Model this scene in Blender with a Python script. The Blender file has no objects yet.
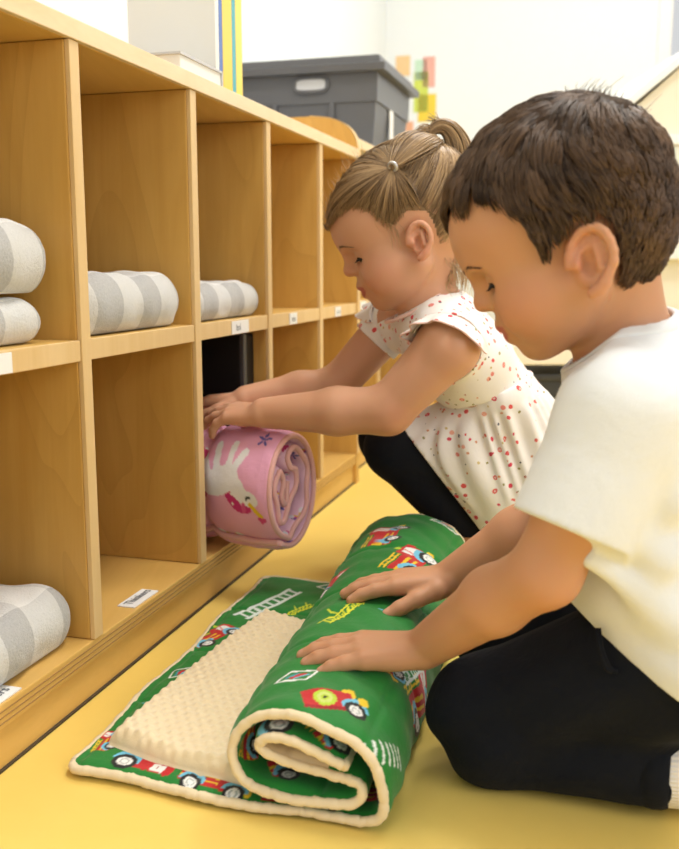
import bpy, bmesh, math, random
import numpy as np
from mathutils import Vector, Matrix, noise as mnoise
rng = np.random.default_rng(7)
random.seed(7)
SC = bpy.context.scene
COL = SC.collection
# ------------------------------------------------------------------ camera model (metres, camera stands at the origin)
F, H, YH = 950.0, 0.45, 268.0
PITCH = math.atan((424.5 - YH) / F)
cp, sp = math.cos(PITCH), math.sin(PITCH)
CAM = np.array([0, 0, H]); FW = np.array([0, cp, -sp]); UPV = np.array([0, sp, cp]); RT = np.array([1.0, 0, 0])
def nrm(v):
    v = np.asarray(v, float); return v / np.linalg.norm(v)
def ray(x, y): return FW + RT * (x - 339.5) / F + UPV * (424.5 - y) / F
def on_plane(x, y, P, n):
    r = ray(x, y); n = np.asarray(n, float); t = np.dot(np.asarray(P, float) - CAM, n) / np.dot(r, n); return CAM + t * r
def W(x, y, Y): return on_plane(x, y, (0, Y, 0), (0, 1, 0))
def Z(x, y, z): return on_plane(x, y, (0, 0, z), (0, 0, 1))
# shelf frame: s along the shelf, n into it, z up
P0 = np.array([-0.3036, 0.78685, 0.0]); D = np.array([0.27695, 0.96089, 0]); N = np.array([-0.96089, 0.27695, 0])
def S(s, n, z): return P0 + D * s + N * n + np.array([0, 0, z])
# ------------------------------------------------------------------ objects
def tag(o, label=None, cat=None, group=None, kind=None):
    if label: o['label'] = label
    if cat: o['category'] = cat
    if group: o['group'] = group
    if kind: o['kind'] = kind
    return o
def empty(name, loc, label=None, cat=None, group=None, kind=None):
    o = bpy.data.objects.new(name, None); COL.objects.link(o); o.location = Vector([float(c) for c in loc]); o.empty_display_size = .02
    return tag(o, label, cat, group, kind)
def root_loc(o):
    v = np.zeros(3)
    while o is not None:
        v = v + np.array(o.location); o = o.parent
    return v
def mesh_obj(name, v, f, mat=None, parent=None, smooth=True, col=None, base=None):
    """v: world coordinates; the object's own origin sits at its parent's origin (or at `base`)."""
    v = np.asarray(v, float)
    off = root_loc(parent) if parent is not None else (np.asarray(base, float) if base is not None else np.zeros(3))
    me = bpy.data.meshes.new(name)
    if isinstance(f, np.ndarray):
        k = f.shape[1]; nf = len(f)
        me.vertices.add(len(v)); me.vertices.foreach_set('co', (v - off).astype(np.float32).ravel())
        me.loops.add(nf * k); me.loops.foreach_set('vertex_index', f.astype(np.int32).ravel())
        me.polygons.add(nf); me.polygons.foreach_set('loop_start', np.arange(0, nf * k, k, dtype=np.int32))
        me.update(calc_edges=True)
    else:
        me.from_pydata((v - off).tolist(), [], f); me.update()
    if smooth: me.polygons.foreach_set('use_smooth', np.ones(len(me.polygons), bool))
    if col is not None:
        a = me.color_attributes.new('Col', 'FLOAT_COLOR', 'POINT')
        c = np.ones((len(v), 4), np.float32); c[:, :3] = col
        a.data.foreach_set('color', c.ravel())
    me.validate()
    o = bpy.data.objects.new(name, me); COL.objects.link(o)
    if parent is not None: o.parent = parent
    elif base is not None: o.location = Vector([float(c) for c in base])
    if mat: me.materials.append(mat)
    return o
class MB:
    """collects shapes into one mesh"""
    def __init__(s): s.v = []; s.f = []; s.n = 0
    def add(s, v, f):
        v = np.asarray(v, float); s.v.append(v); s.f += [[i + s.n for i in q] for q in f]; s.n += len(v); return s
    def box(s, o, ax, ay, az, bev=0.0):
        """box at corner o spanned by three edge vectors, bevelled"""
        o, ax, ay, az = [np.asarray(q, float) for q in (o, ax, ay, az)]
        bm = bmesh.new()
        c = [o + ax * i + ay * j + az * k for i in (0, 1) for j in (0, 1) for k in (0, 1)]
        vs = [bm.verts.new(q) for q in c]
        for q in ((0, 1, 3, 2), (4, 6, 7, 5), (0, 4, 5, 1), (2, 3, 7, 6), (0, 2, 6, 4), (1, 5, 7, 3)): bm.faces.new([vs[i] for i in q])
        bmesh.ops.recalc_face_normals(bm, faces=bm.faces[:])
        if bev > 0: bmesh.ops.bevel(bm, geom=bm.edges[:], offset=bev, segments=2, affect='EDGES', profile=.6)
        bm.verts.index_update()
        s.add([v.co[:] for v in bm.verts], [[v.index for v in q.verts] for q in bm.faces]); bm.free(); return s
    def tube(s, pts, r, n=8, closed=False, cap=True):
        pts = np.asarray(pts, float); m = len(pts); rr = np.full(m, r) if np.isscalar(r) else np.asarray(r, float)
        t = np.roll(pts, -1, 0) - np.roll(pts, 1, 0) if closed else np.gradient(pts, axis=0)
        t /= np.linalg.norm(t, axis=1, keepdims=True) + 1e-12
        u = np.cross(t[0], (0, 0, 1.0)); u = np.cross(t[0], (1.0, 0, 0)) if np.linalg.norm(u) < .1 else u; u = nrm(u)
        V = []; a = np.arange(n) * 2 * np.pi / n
        for i in range(m):
            u = u - t[i] * (u @ t[i]); u = nrm(u); w = np.cross(t[i], u)
            V.append(pts[i] + rr[i] * (np.outer(np.cos(a), u) + np.outer(np.sin(a), w)))
        f = []
        for i in range(m if closed else m - 1):
            for j in range(n):
                i2 = (i + 1) % m; f.append([i * n + j, i * n + (j + 1) % n, i2 * n + (j + 1) % n, i2 * n + j])
        if cap and not closed: f += [list(range(n))[::-1], [(m - 1) * n + j for j in range(n)]]
        return s.add(np.concatenate(V), f)
    def build(s, name, mat, parent=None, smooth=False, base=None): return mesh_obj(name, np.concatenate(s.v), s.f, mat, parent, smooth, base=base)
def spline(pts, n=200, closed=False):
    """Catmull-Rom through pts, resampled evenly"""
    p = np.asarray(pts, float)
    q = np.vstack([p[-1], p, p[0], p[1]]) if closed else np.vstack([2 * p[0] - p[1], p, 2 * p[-1] - p[-2]])
    out = []
    for i in range(1, len(q) - 2):
        t = np.linspace(0, 1, 24, endpoint=False)[:, None]; a, b, c, d = q[i - 1], q[i], q[i + 1], q[i + 2]
        out.append(.5 * (2 * b + (c - a) * t + (2 * a - 5 * b + 4 * c - d) * t ** 2 + (3 * b - a - 3 * c + d) * t ** 3))
    out = np.concatenate(out + [q[-2][None]])
    L = np.concatenate([[0], np.cumsum(np.linalg.norm(np.diff(out, axis=0), axis=1))])
    u = np.linspace(0, L[-1], n)
    return np.stack([np.interp(u, L, out[:, k]) for k in range(p.shape[1])], 1)
# ------------------------------------------------------------------ implicit surfaces -> quads
class Field:
    BIG = .03
    def __init__(s, lo, hi, h):
        s.h = h; s.lo = np.asarray(lo, float); s.n = np.ceil((np.asarray(hi, float) - s.lo) / h).astype(int) + 1
        s.g = np.full(s.n, s.BIG, np.float32)
    def like(s):
        q = Field.__new__(Field); q.h = s.h; q.lo = s.lo; q.n = s.n; q.g = np.full(s.n, s.BIG, np.float32); return q
    def _sub(s, lo, hi):
        a = np.clip(np.floor((np.asarray(lo) - s.lo) / s.h).astype(int), 0, s.n); b = np.clip(np.ceil((np.asarray(hi) - s.lo) / s.h).astype(int) + 1, 0, s.n)
        if (b <= a).any(): return None
        X = [((np.arange(a[i], b[i])) * s.h + s.lo[i]).astype(np.float32) for i in range(3)]
        return (slice(a[0], b[0]), slice(a[1], b[1]), slice(a[2], b[2])), X[0][:, None, None], X[1][None, :, None], X[2][None, None, :]
    def _mix(s, sl, d, k, op):
        a = s.g[sl]
        if op == 'add':
            h = np.clip(.5 + .5 * (a - d) / k, 0, 1); s.g[sl] = a * (1 - h) + d * h - k * h * (1 - h)
        else:
            h = np.clip(.5 - .5 * (a + d) / k, 0, 1); s.g[sl] = a * (1 - h) - d * h + k * h * (1 - h)
    def ell(s, c, r, R=None, k=.01, op='add'):
        """ellipsoid: R rows are its three axes"""
        c = np.asarray(c, float); r = np.asarray(r, float); R = np.eye(3) if R is None else np.asarray(R)
        m = r.max() + s.BIG
        q = s._sub(c - m, c + m)
        if q is None: return s
        sl, x, y, z = q; x = x - c[0]; y = y - c[1]; z = z - c[2]
        k0 = 0; k1 = 0
        for i in range(3):
            t = (x * R[i, 0] + y * R[i, 1] + z * R[i, 2]) / r[i]; k0 = k0 + t * t; k1 = k1 + (t / r[i]) ** 2
        k0 = np.sqrt(k0); d = k0 * (k0 - 1) / (np.sqrt(k1) + 1e-9); d = np.where(k0 < .15, -r.min(), d)
        s._mix(sl, d, k, op); return s
    def cap(s, a, b, ra, rb=None, k=.01, op='add', ax=None, fac=1.0):
        """tapered capsule; ax/fac stretch its section along one axis"""
        a = np.asarray(a, float); b = np.asarray(b, float); rb = ra if rb is None else rb
        m = max(ra, rb) * max(fac, 1) + s.BIG
        q = s._sub(np.minimum(a, b) - m, np.maximum(a, b) + m)
        if q is None: return s
        sl, x, y, z = q; x = x - a[0]; y = y - a[1]; z = z - a[2]; ba = b - a
        if ax is not None:
            ax = nrm(ax); w = (1 - 1 / fac); e = x * ax[0] + y * ax[1] + z * ax[2]
            x = x - e * ax[0] * w; y = y - e * ax[1] * w; z = z - e * ax[2] * w; ba = ba - ax * (ba @ ax) * w
        t = np.clip((x * ba[0] + y * ba[1] + z * ba[2]) / (ba @ ba + 1e-12), 0, 1)
        d = np.sqrt((x - t * ba[0]) ** 2 + (y - t * ba[1]) ** 2 + (z - t * ba[2]) ** 2) - (ra + t * (rb - ra))
        s._mix(sl, d, k, op); return s
    def rbox(s, c, half, r, R=None, k=.005, op='add'):
        c = np.asarray(c, float); R = np.eye(3) if R is None else np.asarray(R); half = np.asarray(half, float)
        m = np.linalg.norm(half) + s.BIG; sl, x, y, z = s._sub(c - m, c + m); x = x - c[0]; y = y - c[1]; z = z - c[2]
        q = [np.abs(x * R[i, 0] + y * R[i, 1] + z * R[i, 2]) - half[i] + r for i in range(3)]
        d = np.sqrt(sum(np.maximum(t, 0) ** 2 for t in q)) + np.minimum(np.maximum(np.maximum(q[0], q[1]), q[2]), 0) - r
        s._mix(sl, d, k, op); return s
    def chain(s, pts, rs, k=.006, **kw):
        for i in range(len(pts) - 1): s.cap(pts[i], pts[i + 1], rs[i], rs[i + 1], k, **kw)
        return s
    def cut(s, P, n):
        """remove everything on the side n points to"""
        n = nrm(n); P = np.asarray(P, float)
        X = [((np.arange(s.n[i])) * s.h + s.lo[i]).astype(np.float32) for i in range(3)]
        d = (X[0] - P[0])[:, None, None] * n[0] + (X[1] - P[1])[None, :, None] * n[1] + (X[2] - P[2])[None, None, :] * n[2]
        np.maximum(s.g, d, out=s.g); return s
    def coords(s):
        X = [((np.arange(s.n[i])) * s.h + s.lo[i]).astype(np.float32) for i in range(3)]
        return X[0][:, None, None], X[1][None, :, None], X[2][None, None, :]
    def union(s, o, k=.008):
        h = np.clip(.5 + .5 * (s.g - o.g) / k, 0, 1); s.g = s.g * (1 - h) + o.g * h - k * h * (1 - h); return s
    def shell(s, t): s.g = np.maximum(s.g, -(s.g + t)); return s
    def mesh(s, smooth=2):
        g = s.g.copy(); n = g.shape
        for i in range(3):
            sl = [slice(None)] * 3; sl[i] = 0; g[tuple(sl)] = s.BIG; sl[i] = -1; g[tuple(sl)] = s.BIG
        I = g < 0
        c = np.zeros([q - 1 for q in n], np.uint8)
        for a in (0, 1):
            for b in (0, 1):
                for d in (0, 1): c += I[a:n[0] - 1 + a, b:n[1] - 1 + b, d:n[2] - 1 + d]
        idx = np.argwhere((c > 0) & (c < 8)); M = len(idx)
        vid = np.full(c.shape, -1, np.int32); vid[tuple(idx.T)] = np.arange(M)
        acc = np.zeros((M, 3)); cnt = np.zeros(M)
        cor = [(a, b, d) for a in (0, 1) for b in (0, 1) for d in (0, 1)]
        val = {q: g[idx[:, 0] + q[0], idx[:, 1] + q[1], idx[:, 2] + q[2]] for q in cor}
        for q in cor:
            for ax in range(3):
                if q[ax]: continue
                q2 = list(q); q2[ax] = 1; q2 = tuple(q2)
                v0, v1 = val[q], val[q2]; x = (v0 < 0) != (v1 < 0)
                t = v0[x] / (v0[x] - v1[x]); p = np.tile(np.array(q, float), (len(t), 1)); p[:, ax] = t
                acc[x] += p; cnt[x] += 1
        V = (idx + acc / cnt[:, None]) * s.h + s.lo
        quads = []
        for ax in range(3):
            b, d = [q for q in range(3) if q != ax]
            sl0 = [slice(1, -1)] * 3; sl1 = [slice(1, -1)] * 3; sl0[ax] = slice(0, -1); sl1[ax] = slice(1, None)
            A0, A1 = I[tuple(sl0)], I[tuple(sl1)]
            e = np.argwhere(A0 != A1)
            if not len(e): continue
            st = A0[tuple(e.T)]
            e = e + np.array([0 if i == ax else 1 for i in range(3)])
            def cell(db, dd):
                w = e.copy(); w[:, b] += db; w[:, d] += dd; return vid[w[:, 0], w[:, 1], w[:, 2]]
            q = np.stack([cell(-1, -1), cell(0, -1), cell(0, 0), cell(-1, 0)], 1)
            flip = st if ax != 1 else ~st
            q[~flip] = q[~flip][:, ::-1]
            quads.append(q)
        Q = np.concatenate(quads); Q = Q[(Q >= 0).all(1)]
        for it in range(smooth): V = relax(V, Q, .5)
        return V, Q
def relax(V, Q, w):
    e = np.concatenate([Q[:, [0, 1]], Q[:, [1, 2]], Q[:, [2, 3]], Q[:, [3, 0]]]); e = np.concatenate([e, e[:, ::-1]])
    n = np.bincount(e[:, 0], minlength=len(V)); out = np.empty_like(V)
    for k in range(3): out[:, k] = np.bincount(e[:, 0], V[e[:, 1], k], len(V)) / np.maximum(n, 1)
    return V + (out - V) * w
# ------------------------------------------------------------------ materials
def mat(name, base=(.8, .8, .8), rough=.6, spec=.5, metal=0.0, sheen=0.0, sss=0.0):
    m = bpy.data.materials.new(name); m.use_nodes = True; b = m.node_tree.nodes['Principled BSDF']
    b.inputs['Base Color'].default_value = (*base, 1); b.inputs['Roughness'].default_value = rough; b.inputs['Specular IOR Level'].default_value = spec; b.inputs['Metallic'].default_value = metal
    if sheen: b.inputs['Sheen Weight'].default_value = sheen
    if sss:
        b.inputs['Subsurface Weight'].default_value = sss; b.inputs['Subsurface Radius'].default_value = (1, .35, .2); b.inputs['Subsurface Scale'].default_value = .006
    return m
class NT:
    def __init__(s, m): s.t = m.node_tree; s.b = s.t.nodes['Principled BSDF']
    def n(s, ty, **kw):
        q = s.t.nodes.new(ty)
        for k, v in kw.items():
            if k.startswith('i_'): q.inputs[k[2:].replace('_', ' ')].default_value = v
            else: setattr(q, k, v)
        return q
    def l(s, a, b): s.t.links.new(a, b)
    def coord(s, scale=(1, 1, 1), rot=(0, 0, 0), out='Object'):
        c = s.n('ShaderNodeTexCoord'); m = s.n('ShaderNodeMapping'); m.inputs['Scale'].default_value = scale; m.inputs['Rotation'].default_value = rot
        s.l(c.outputs[out], m.inputs['Vector']); return m.outputs['Vector']
    def ramp(s, fac, stops, interp='LINEAR'):
        r = s.n('ShaderNodeValToRGB'); e = r.color_ramp; e.interpolation = interp
        while len(e.elements) < len(stops): e.elements.new(.5)
        for q, (p, c) in zip(e.elements, stops): q.position = p; q.color = (*c, 1)
        s.l(fac, r.inputs['Fac']); return r.outputs['Color']
    def bump(s, h, st=.2, dist=.002):
        b = s.n('ShaderNodeBump'); b.inputs['Strength'].default_value = st; b.inputs['Distance'].default_value = dist; s.l(h, b.inputs['Height']); s.l(b.outputs['Normal'], s.b.inputs['Normal'])
    def noise(s, vec, scale, detail=4, rough=.55, dist=0.0):
        q = s.n('ShaderNodeTexNoise'); q.inputs['Scale'].default_value = scale; q.inputs['Detail'].default_value = detail; q.inputs['Roughness'].default_value = rough; q.inputs['Distortion'].default_value = dist
        s.l(vec, q.inputs['Vector']); return q.outputs['Fac']
    def mix(s, fac, a, b, blend='MIX'):
        q = s.n('ShaderNodeMix', data_type='RGBA', blend_type=blend)
        for sock, v in ((q.inputs['Factor'], fac), (q.inputs[6], a), (q.inputs[7], b)):
            if isinstance(v, (int, float)): sock.default_value = v
            elif isinstance(v, tuple): sock.default_value = (*v, 1)
            else: s.l(v, sock)
        return q.outputs[2]
    def math(s, op, a, b=0.0):
        q = s.n('ShaderNodeMath', operation=op)
        for i, v in enumerate((a, b)):
            if isinstance(v, (int, float)): q.inputs[i].default_value = v
            else: s.l(v, q.inputs[i])
        return q.outputs[0]
    def base(s, c): s.l(c, s.b.inputs['Base Color'])
SHROT = (0, 0, math.atan2(D[0], D[1]))     # turns world axes so that y runs along the shelf
def wood(name, c0, c1, along='z', rough=.38, rings=True):
    m = mat(name, c1, rough, .4); t = NT(m)
    sc = {'z': (9, 9, .9), 's': (9, .9, 9)}[along]
    v = t.coord(sc, SHROT if along == 's' else (0, 0, 0))
    a = t.noise(v, 3.2, 5, .6, .6)
    v2 = t.coord({'z': (1.6, 1.6, .55), 's': (1.6, .55, 1.6)}[along], SHROT if along == 's' else (0, 0, 0))
    n2 = t.noise(v2, 2.2, 2, .5, .8)
    w = t.math('FRACT', t.math('MULTIPLY', n2, 15.0)); w = t.math('POWER', w, 3.0)
    fine = t.noise(t.coord({'z': (160, 160, 5), 's': (160, 5, 160)}[along], SHROT if along == 's' else (0, 0, 0)), 1.5, 2)
    c = t.ramp(a, [(.25, c0), (.7, c1)])
    dk = tuple(x * .80 for x in c0)
    if rings: c = t.mix(t.math('MULTIPLY', w, .30), c, dk)
    c = t.mix(t.math('MULTIPLY', fine, .22), c, dk)
    t.base(c); t.bump(fine, .05, .0005); return m
def fabric_col(name, rough=.75, wrinkle=.35, wscale=30):
    """cloth whose print is stored per vertex"""
    m = mat(name, (.5, .5, .5), rough, .3, sheen=.15); t = NT(m)
    a = t.n('ShaderNodeVertexColor', layer_name='Col'); t.base(a.outputs['Color'])
    v = t.coord(); n = t.noise(v, wscale, 4, .6); f = t.noise(v, 900, 1); t.bump(t.math('ADD', n, t.math('MULTIPLY', f, .12)), wrinkle, .004); return m
def cloth(name, c, rough=.85, wr=.3, sc=28, dist=.004, weave=.1, sheen=.2):
    m = mat(name, c, rough, .2, sheen=sheen); t = NT(m); v = t.coord(); n = t.noise(v, sc, 3, .55, .4); f = t.noise(v, 1200, 1)
    t.base(t.mix(t.math('MULTIPLY', f, .35), c, tuple(x * .86 for x in c))); t.bump(t.math('ADD', n, t.math('MULTIPLY', f, weave)), wr, dist); return m
# ------------------------------------------------------------------ shared materials
M = {}
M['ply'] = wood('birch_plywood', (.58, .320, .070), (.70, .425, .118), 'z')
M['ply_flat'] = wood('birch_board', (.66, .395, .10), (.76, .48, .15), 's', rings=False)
M['ply_edge'] = wood('pale_edge_band', (.78, .58, .33), (.86, .70, .46), 's', .45, rings=False)
M['ply_edge_v'] = wood('pale_edge_band_upright', (.71, .475, .205), (.79, .57, .29), 'z', .45, rings=False)
M['white_top'] = mat('white_laminate', (.82, .82, .81), .35)
M['card'] = mat('white_card', (.86, .86, .85), .5)
M['ink'] = mat('grey_ink', (.10, .11, .13), .6)
M['dark_gap'] = mat('dark_joint_line', (.06, .04, .02), .7)
M['ply_line'] = mat('ply_layer_line', (.33, .18, .06), .7)
M['hole'] = mat('black_hole', (.03, .02, .01), .8)
m = mat('yellow_vinyl', (.84, .58, .14), .34, .45); t = NT(m); v = t.coord()
a = t.noise(v, 2.2, 3, .5); b_ = t.noise(v, 60, 3, .6)
t.base(t.mix(t.math('MULTIPLY', b_, .18), t.ramp(a, [(.3, (.87, .62, .15)), (.7, (.92, .69, .20))]), (.76, .52, .09))); t.bump(b_, .04, .001); M['floor'] = m
m = mat('white_painted_wall', (.83, .86, .87), .7, .3); t = NT(m); t.bump(t.noise(t.coord(), 180, 2), .05, .001); M['wall'] = m
m = mat('cream_painted_wood', (.86, .81, .68), .5); t = NT(m); t.bump(t.noise(t.coord(), 60, 2), .04, .001); M['cream'] = m
def emit(name, c, s):
    m = mat(name, c); b = m.node_tree.nodes['Principled BSDF']; b.inputs['Emission Color'].default_value = (*c, 1); b.inputs['Emission Strength'].default_value = s; return m

# ------------------------------------------------------------------ the setting
def quad(name, c, m, thick, up, kind='structure'):
    c = [np.asarray(q, float) for q in c]; up = nrm(up) * thick
    v = c + [q - up for q in c]
    f = [[0, 1, 2, 3], [7, 6, 5, 4], [0, 4, 5, 1], [1, 5, 6, 2], [2, 6, 7, 3], [3, 7, 4, 0]]
    return tag(mesh_obj(name, v, f, m, smooth=False), kind=kind)
SB, NW, NR = 3.35, .45, -3.2
quad('floor', [S(-2.2, NW + .1, 0), S(-2.2, NR, 0), S(SB + .1, NR, 0), S(SB + .1, NW + .1, 0)], M['floor'], .05, (0, 0, 1))
quad('wall_left', [S(-2.2, NW, 0), S(SB, NW, 0), S(SB, NW, 2.5), S(-2.2, NW, 2.5)], M['wall'], .08, -N)
quad('ceiling', [S(-2.2, NW + .1, 2.5), S(SB + .1, NW + .1, 2.5), S(SB + .1, NR, 2.5), S(-2.2, NR, 2.5)], M['wall'], .08, (0, 0, -1))
# back wall with an opening for the window
def backwall():
    wn0, wn1, wz0, wz1 = -1.62, -.62, .86, 1.75     # window opening
    mb = MB()
    for n0, n1, z0, z1 in ((NW, wn1, 0, 2.5), (wn0, NR, 0, 2.5), (wn1, wn0, 0, wz0), (wn1, wn0, wz1, 2.5)):
        mb.box(S(SB, n0, z0), N * (n1 - n0), D * .1, (0, 0, z1 - z0))
    tag(mb.build('wall_back', M['wall']), kind='structure')
    w = empty('window_1', S(SB, (wn0 + wn1) / 2, wz0), kind='structure')
    mb = MB()
    for n0, n1, z0, z1 in ((wn1, wn1 - .05, wz0, wz1), (wn0 + .05, wn0, wz0, wz1), (wn1, wn0, wz0, wz0 + .05), (wn1, wn0, wz1 - .05, wz1), ((wn0 + wn1) / 2 + .02, (wn0 + wn1) / 2 - .02, wz0, wz1)):
        mb.box(S(SB - .012, n0, z0), N * (n1 - n0), D * .06, (0, 0, z1 - z0), .004)
    mb.build('window_frame', M['white_top'], w)
    MB().box(S(SB - .06, wn1 + .03, wz0 - .03), N * (wn0 - wn1 - .06), D * .1, (0, 0, .03), .004).build('window_sill', M['white_top'], w)
    g = mat('window_glass', (1, 1, 1), .02); g.node_tree.nodes['Principled BSDF'].inputs['Transmission Weight'].default_value = 1; g.node_tree.nodes['Principled BSDF'].inputs['IOR'].default_value = 1.02
    MB().box(S(SB + .03, wn1 - .03, wz0 + .03), N * (wn0 - wn1 + .06), D * .004, (0, 0, wz1 - wz0 - .06)).build('window_pane', g, w)
backwall()
mb = MB(); mb.box(S(SB - .015, NW, 0), N * (NR - NW), D * .015, (0, 0, .09), .003); tag(mb.build('baseboard_back', M['white_top']), kind='structure')
# recessed ceiling lights
for i, (s_, n_) in enumerate(((.3, -.75), (1.9, -.75), (.3, -2.2), (1.9, -2.2))):
    t_ = empty('trim_%d' % (i + 1), S(s_, n_, 2.5), kind='structure')
    mb = MB()
    for a0, a1, b0, b1 in ((-.33, .33, .3, .33), (-.33, .33, -.33, -.3), (-.33, -.3, -.3, .3), (.3, .33, -.3, .3)):
        mb.box(S(s_ + a0, n_ + b0, 2.485), D * (a1 - a0), N * (b1 - b0), (0, 0, .015))
    mb.build('light_frame', M['white_top'], t_)
    MB().box(S(s_ - .3, n_ - .3, 2.49), D * .6, N * .6, (0, 0, .01)).build('light_diffuser', emit('light_panel_glow', (1, .97, .92), 3.0), t_)

# ------------------------------------------------------------------ cubby shelves
def txt(name, s, size, o, ex, ez, mt, parent, bold=0.0):
    """flat lettering as a mesh: baseline start o, reading along ex, letters upright along ez"""
    cu = bpy.data.curves.new(name, 'FONT'); cu.body = s; cu.size = size; cu.offset = bold
    ob = bpy.data.objects.new(name, cu); COL.objects.link(ob)
    bpy.context.view_layer.update()
    me = bpy.data.meshes.new_from_object(ob.evaluated_get(bpy.context.evaluated_depsgraph_get()))
    v = np.array([q.co[:] for q in me.vertices]); f = [list(p.vertices) for p in me.polygons]
    bpy.data.objects.remove(ob); bpy.data.meshes.remove(me); bpy.data.curves.remove(cu)
    ex, ez = nrm(ex), nrm(ez)
    return mesh_obj(name, np.asarray(o) + np.outer(v[:, 0], ex) + np.outer(v[:, 1], ez), f, mt, parent, False)
ZT, ZM, ZF = .684, .379, .065
DIV = [-.112, .1655, .4345, .700, .967]
DEP = .32
def make_shelf(sh, nsh, divs, end, label, top_mat, dz=0.0, arch=False, s_first=-.12):
    r = empty('cubby_shelf', S(sh + (s_first + end) / 2, nsh + DEP / 2, 0), label, 'shelf')
    T = lambda s, n, z: S(s + sh, n + nsh, z)
    zt = ZT + dz
    def part(name, s0, s1, n0, n1, z0, z1, m, bev=.0015, par=None):
        return MB().box(T(s0, n0, z0), D * (s1 - s0), N * (n1 - n0), (0, 0, z1 - z0), bev).build(name, m, par or r)
    for s in divs:
        d = part('divider', s, s + .018, .004, DEP - .012, ZF + .0005, zt - .0195, M['ply'])
        part('edge_band', s + .0006, s + .0174, -.0015, .0038, ZF + .0005, zt - .0195, M['ply_edge_v'], .0008, d)
    tp = part('top_board', s_first, end - .001, .003, DEP, zt - .019, zt, M['ply_flat'] if top_mat is None else top_mat)
    part('edge_band', s_first, end - .001, -.004, .0028, zt - .019, zt, M['ply_edge'], .001, tp)
    fl = part('bottom_board', s_first, end - .001, .0, DEP, ZF - .022, ZF, M['ply_flat'])
    b = MB()
    for k in (.006, .0115, .017): b.box(T(s_first, -.0008, ZF - k - .0004), D * (end - s_first - .001), N * .001, (0, 0, .0008))
    b.build('ply_line', M['ply_line'], fl)
    part('kick_board', s_first, end - .001, .006, .022, .001, ZF - .0225, M['ply_flat'])
    part('floor_joint', s_first, end, .003, .0065, .0, .0024, M['dark_gap'], .0005)  # thin dark strip along the foot of the kick board
    part('back_panel', s_first, end - .001, DEP - .0115, DEP, ZF + .0005, zt - .0195, M['ply'])
    edges = list(divs) + [end]
    for i in range(len(edges) - 1):
        s0, s1 = edges[i] + .0185, edges[i + 1] - .0005
        bd = part('middle_board', s0, s1, .005, DEP - .0125, ZM - .021, ZM, M['ply_flat'])
        part('edge_band', s0, s1, .0, .0048, ZM - .021, ZM, M['ply_edge_v'], .0008, bd)
    # end panel, with the little rounded gallery above the top
    if arch:
        prof = [(-.001, 0), (-.001, zt + .002), (.004, zt + .022), (.016, zt + .040), (.034, zt + .053), (.06, zt + .062), (.10, zt + .067), (DEP - .02, zt + .067), (DEP, zt + .05), (DEP, 0)]
        q = spline(np.array(prof[1:7]), 20); prof = [prof[0]] + [tuple(x) for x in q] + prof[7:]
    else: prof = [(-.001, 0), (-.001, zt), (DEP, zt), (DEP, 0)]
    n_ = len(prof); v = [T(end, a, z) for a, z in prof] + [T(end + .02, a, z) for a, z in prof]
    f = [list(range(n_)), list(range(n_, 2 * n_))[::-1]] + [[i, i + n_, (i + 1) % n_ + n_, (i + 1) % n_] for i in range(n_)]
    ep = mesh_obj('end_panel', v, f, M['ply'], r, False)
    k = len(prof) - 3 if arch else 2
    e = MB(); pts = np.array([T(end + .01, a - .0006, z + .0006) for a, z in prof[0:k]])
    pts[0][2] = ZF
    v = []; 
    for q in pts: v += [q - D * .0102, q + D * .0102]
    dv = np.array(v); nn = len(pts)
    f = [[2 * i, 2 * i + 1, 2 * i + 3, 2 * i + 2] for i in range(nn - 1)]
    off = []
    for i in range(nn):
        tg = nrm(pts[min(i + 1, nn - 1)] - pts[max(i - 1, 0)]); off += [np.cross(D, tg) * .0012] * 2
    off = np.array(off)
    V = np.concatenate([dv, dv + off]); m_ = len(dv)
    F_ = f + [[a + m_ for a in q[::-1]] for q in f] + [[2 * i, 2 * i + 2, 2 * i + 2 + m_, 2 * i + m_] for i in range(nn - 1)] + [[2 * i + 1, 2 * i + 1 + m_, 2 * i + 3 + m_, 2 * i + 3] for i in range(nn - 1)]
    mesh_obj('edge_band', V, F_, M['ply_edge_v'], ep, False)
    return r, T
sh1, T1 = make_shelf(0, 0, DIV, 1.222, 'long birch plywood cubby shelf with two rows of open compartments against the wall', None, arch=True)
# name cards: on the bottom board and on the middle board's front edge
def floor_card(s0, s1, n0, n1, text):
    c = MB().box(S(s0, n0, ZF + .0002), D * (s1 - s0), N * (n1 - n0), (0, 0, .0012)).build('name_card', M['card'], sh1)
    txt('lettering', text, .0145, S(s0 + .006, n0 + .0080, ZF + .0018), D, N, M['ink'], c, .0002)
floor_card(.262, .322, .004, .026, 'Thinkers')
floor_card(-.02, .043, .003, .026, 'Thinkers')
for s0, w_, text in ((-.012, .062, 'lead'), (.555, .062, 'bol'), (.80, .036, 'mia'), (1.065, .036, 'tom')):
    c = MB().box(S(s0, -.0016, ZM - .020), D * w_, N * .0012, (0, 0, .018)).build('name_card', M['card'], sh1)
    txt('lettering', text, .0135, S(s0 + w_ * .22, -.0019, ZM - .0155), D, (0, 0, 1), M['ink'], c)
# small drilled holes under the top
sh2, T2 = make_shelf(1.262, .03, [0.0, .27, .54, .81], 1.08, 'white-topped second shelf unit behind the girl, under the grey storage bin', M['white_top'], .036, s_first=-.001)
MB().box(S(1.262 + .10, .0284, ZM - .020), D * .05, N * .0012, (0, 0, .018)).build('name_card', M['card'], sh2)

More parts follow.
